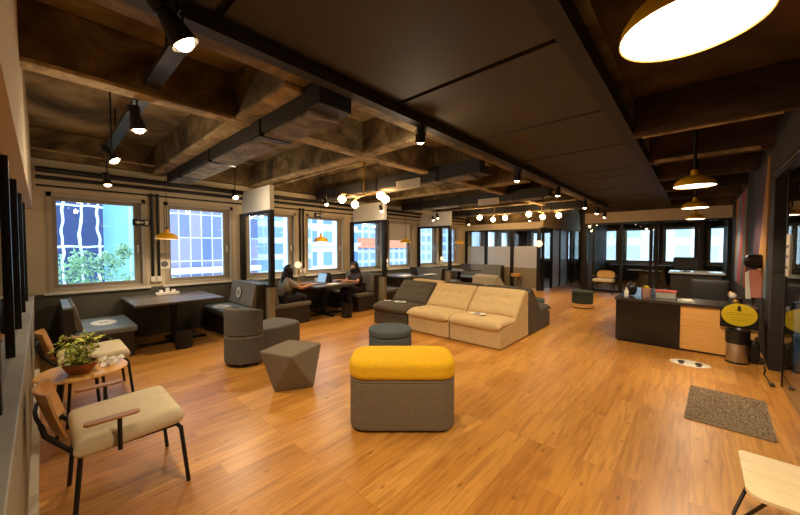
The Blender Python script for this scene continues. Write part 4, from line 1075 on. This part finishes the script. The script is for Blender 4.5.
# small stool by the frosted partition
b = thing('wooden_stool', 'small stool with yellow wooden seat before the frosted partition', 'stool', (11.95, 4.98, 0))
MB().lathe([(0, .50), (.17, .50), (.185, .53), (.185, .60), (.16, .58), (.15, .55), (0, .54)], 28).build('seat', M['ply'], b, smooth=True)
for sx in (-1, 1):
    for sy in (-1, 1): MB().tube([(sx * .1, sy * .1, .5), (sx * .16, sy * .16, 0)], .012).build('leg', M['black'], b, smooth=True)
b = thing('globe_lamp', 'soft glowing globe lamp on the corner post of the frosted partition', 'lamp', (12.12, 4.2, 1.62))
MB().sph((-.03, 0, .1), .12, 18).build('globe', M['small_glow'], b, smooth=True); MB().cyl((-.03, 0, -.04), (-.03, 0, .0), .04).box(-.04, .03, -.02, .02, -.05, -.03).build('bracket', M['brass'], b)

# ------------------------------------------------------------------ people
def skin(name, V, Ed, m, parent, root=0, sub=2):
    me = bpy.data.meshes.new(name); names = list(V); idx = {k: i for i, k in enumerate(names)}
    me.from_pydata([V[k][0] for k in names], [(idx[a], idx[b]) for a, b in Ed], []); me.materials.append(m)
    o = bpy.data.objects.new(name, me); COL.objects.link(o); o.parent = parent
    md = o.modifiers.new('skin', 'SKIN'); md.use_smooth_shade = True
    if not me.skin_vertices:
        raise RuntimeError('no skin layer')
    for i, k in enumerate(names):
        r = V[k][1]; r = r if isinstance(r, tuple) else (r, r)
        me.skin_vertices[0].data[i].radius = r
        me.skin_vertices[0].data[i].use_root = (i == root)
    s = o.modifiers.new('sub', 'SUBSURF'); s.levels = sub; s.render_levels = sub
    return o
def person(label, x, y, z, rz, lean, head_drop, top, hairlen, mask, wrists, feet, hair_front=0):
    t = thing('person', label, 'person', (x, y, z), rz, None)
    # local: facing +X, z=0 is the seat surface
    ch = Vector((lean * .6, 0, .34)); nk = Vector((lean, 0, .50)); hd = Vector((lean + .045 + head_drop, 0, .63 - head_drop * .5))
    V = {'pelvis': ((0, 0, .10), (.13, .16)), 'waist': ((lean * .3, 0, .22), (.10, .13)), 'chest': (tuple(ch), (.115, .15)), 'neck0': (tuple(nk), (.05, .055)),
         'neck1': (tuple(nk.lerp(hd, .45)), .047), 'jaw': (tuple(hd + Vector((.02, 0, -.045))), (.07, .058)), 'head': (tuple(hd + Vector((0, 0, .03))), (.088, .074)), 'crown': (tuple(hd + Vector((-.005, 0, .085))), (.062, .056))}
    Ed = [('pelvis', 'waist'), ('waist', 'chest'), ('chest', 'neck0'), ('neck0', 'neck1'), ('neck1', 'jaw'), ('jaw', 'head'), ('head', 'crown')]
    for s, n in ((-1, 'R'), (1, 'L')):
        w = Vector(wrists[0 if s < 0 else 1]); sh = Vector((lean * .85, s * .155, .43)); el = sh.lerp(w, .5) + Vector((-.06, s * .05, -.10))
        f = Vector(feet[0 if s < 0 else 1]); hp = Vector((.03, s * .09, .08)); kn = Vector((.42, s * .10, .09)) if abs(f.x - .42) < .3 else Vector((.38, s * .12, .09))
        V.update({'sh' + n: (tuple(sh), .052), 'el' + n: (tuple(el), .038), 'wr' + n: (tuple(w), .025), 'hp' + n: (tuple(hp), .085), 'kn' + n: (tuple(kn), .055),
                  'cf' + n: (tuple(kn.lerp(f, .35) + Vector((-.015, 0, 0))), .048), 'an' + n: (tuple(f + Vector((0, 0, .07))), .033), 'ft' + n: (tuple(f + Vector((.07, 0, .03))), (.035, .03)), 'to' + n: (tuple(f + Vector((.15, 0, .02))), (.028, .02))})
        Ed += [('chest', 'sh' + n), ('sh' + n, 'el' + n), ('el' + n, 'wr' + n), ('pelvis', 'hp' + n), ('hp' + n, 'kn' + n), ('kn' + n, 'cf' + n), ('cf' + n, 'an' + n), ('an' + n, 'ft' + n), ('ft' + n, 'to' + n)]
        d = (w - el).normalized(); d.z *= .3; d.normalize(); sd = Vector((-d.y, d.x, 0)).normalized()
        pm = w + d * .05
        V['pm' + n] = (tuple(pm), (.028, .016)); Ed.append(('wr' + n, 'pm' + n))
        for q in range(4):
            o_ = sd * ((q - 1.5) * .019); fl = (.065, .078, .072, .055)[q]
            V['f%d%s' % (q, n)] = (tuple(pm + d * .035 + o_), .0095); V['g%d%s' % (q, n)] = (tuple(pm + d * (.035 + fl * .5) + o_ * 1.1 + Vector((0, 0, -.003))), .0085); V['h%d%s' % (q, n)] = (tuple(pm + d * (.03 + fl * .95) + o_ * 1.15 + Vector((0, 0, -.018))), .007)
            Ed += [('pm' + n, 'f%d%s' % (q, n)), ('f%d%s' % (q, n), 'g%d%s' % (q, n)), ('g%d%s' % (q, n), 'h%d%s' % (q, n))]
        V['t0' + n] = (tuple(w + d * .03 - sd * s * -.03 * 1), .011); V['t1' + n] = (tuple(w + d * .07 + sd * s * .045), .009)
        Ed += [('wr' + n, 't0' + n), ('t0' + n, 't1' + n)]
    skin('body', V, Ed, M['skin'], t)
    g = lambda k, dr: (V[k][0], tuple(a + dr for a in (V[k][1] if isinstance(V[k][1], tuple) else (V[k][1],) * 2)))
    S = {k: g(k, .026) for k in ('pelvis', 'waist', 'chest', 'shR', 'shL')}; S['neck'] = (tuple(nk + Vector((-.005, 0, -.03))), (.062, .07))
    for n in 'RL':
        a, b = Vector(V['sh' + n][0]), Vector(V['el' + n][0]); S['sl' + n] = (tuple(a.lerp(b, .75)), .050)
    skin('top', S, [('pelvis', 'waist'), ('waist', 'chest'), ('chest', 'neck'), ('chest', 'shR'), ('chest', 'shL'), ('shR', 'slR'), ('shL', 'slL')], M[top], t)
    T = {k: g(k, .018) for k in ('pelvis', 'hpR', 'knR', 'cfR', 'hpL', 'knL', 'cfL')}
    for n in 'RL': T['an' + n] = (tuple(Vector(V['an' + n][0]) + Vector((0, 0, .03))), .048)
    skin('trousers', T, [('pelvis', 'hpR'), ('hpR', 'knR'), ('knR', 'cfR'), ('cfR', 'anR'), ('pelvis', 'hpL'), ('hpL', 'knL'), ('knL', 'cfL'), ('cfL', 'anL')], M['trouser'], t)
    for n in 'RL':
        f = Vector(V['ft' + n][0])
        MB().prism(rpoly(.25, .085, .04, 5), 0, .055).build('shoe', M['ink'], t, bevel=.018, loc=(f.x, f.y, f.z - .035))
    # hair
    mb = MB(); mb.sph((hd.x - .018, 0, hd.z + .05), .112, 20, (1, .92, 1.0))
    for v in mb.bm.verts:
        if v.co.x > hd.x + .045 and v.co.z < hd.z + .075: v.co.x = hd.x + .03
        if v.co.z < hd.z - .02: v.co.z = hd.z - .02
    mb.build('hair_cap', M['hair'], t, smooth=True)
    H = {'a': ((hd.x - .05, 0, hd.z + .06), (.075, .085)), 'b': ((hd.x - .075, 0, hd.z - .06), (.09, .11)), 'c': ((hd.x - .09 + hair_front * .3, .02, hd.z - .06 - hairlen * .5), (.085, .12)), 'd': ((hd.x - .10 + hair_front * .5, .03, hd.z - .06 - hairlen), (.05, .09))}
    skin('long_hair', H, [('a', 'b'), ('b', 'c'), ('c', 'd')], M['hair'], t)
    for s in (-1, 1):
        L_ = {'a': ((hd.x + .0, s * .075, hd.z + .06), .03), 'b': ((hd.x - .0, s * .088, hd.z - .05), .028), 'c': ((hd.x - .02 + hair_front, s * .09, hd.z - .06 - hairlen * .5), .03), 'd': ((hd.x - .03 + hair_front, s * .085, hd.z - .08 - hairlen * .85), .015)}
        skin('hair_lock', L_, [('a', 'b'), ('b', 'c'), ('c', 'd')], M['hair'], t)
        MB().sph((hd.x + .082, s * .03, hd.z + .02), .010, 10).build('eye', M['ink'], t, smooth=True)
    MB().prism([(hd.x + .08, hd.z + .02), (hd.x + .112, hd.z - .018), (hd.x + .08, hd.z - .022)], -.011, .011, 'y').build('nose', M['skin'], t, bevel=.005)
    if mask:
        mm = MB(); mm.sph((hd.x + .035, 0, hd.z - .038), .074, 16, (.95, .95, .72)); mm.build('face_mask', M['ink'], t, smooth=True)
    else:
        MB().sph((hd.x + .083, 0, hd.z - .045), .018, 10, (.5, 1, .35)).build('mouth', M['red'], t, smooth=True)
    return t
person('person with long dark hair and grey top at a laptop on the left booth seat', 3.37, 6.30, .46, 0, .05, .03, 'shirt_grey', .30, False,
       [(.60, -.12, .325), (.56, .10, .325)], [(.34, -.10, -.46), (.38, .12, -.46)], .03)
person('person in charcoal top and dark face mask on the right seat of the booth', 5.40, 6.36, .46, PI, .06, .015, 'shirt_dark', .14, True,
       [(.47, -.2, .325), (.44, .16, .325)], [(.46, -.10, -.46), (.30, .12, -.46)])
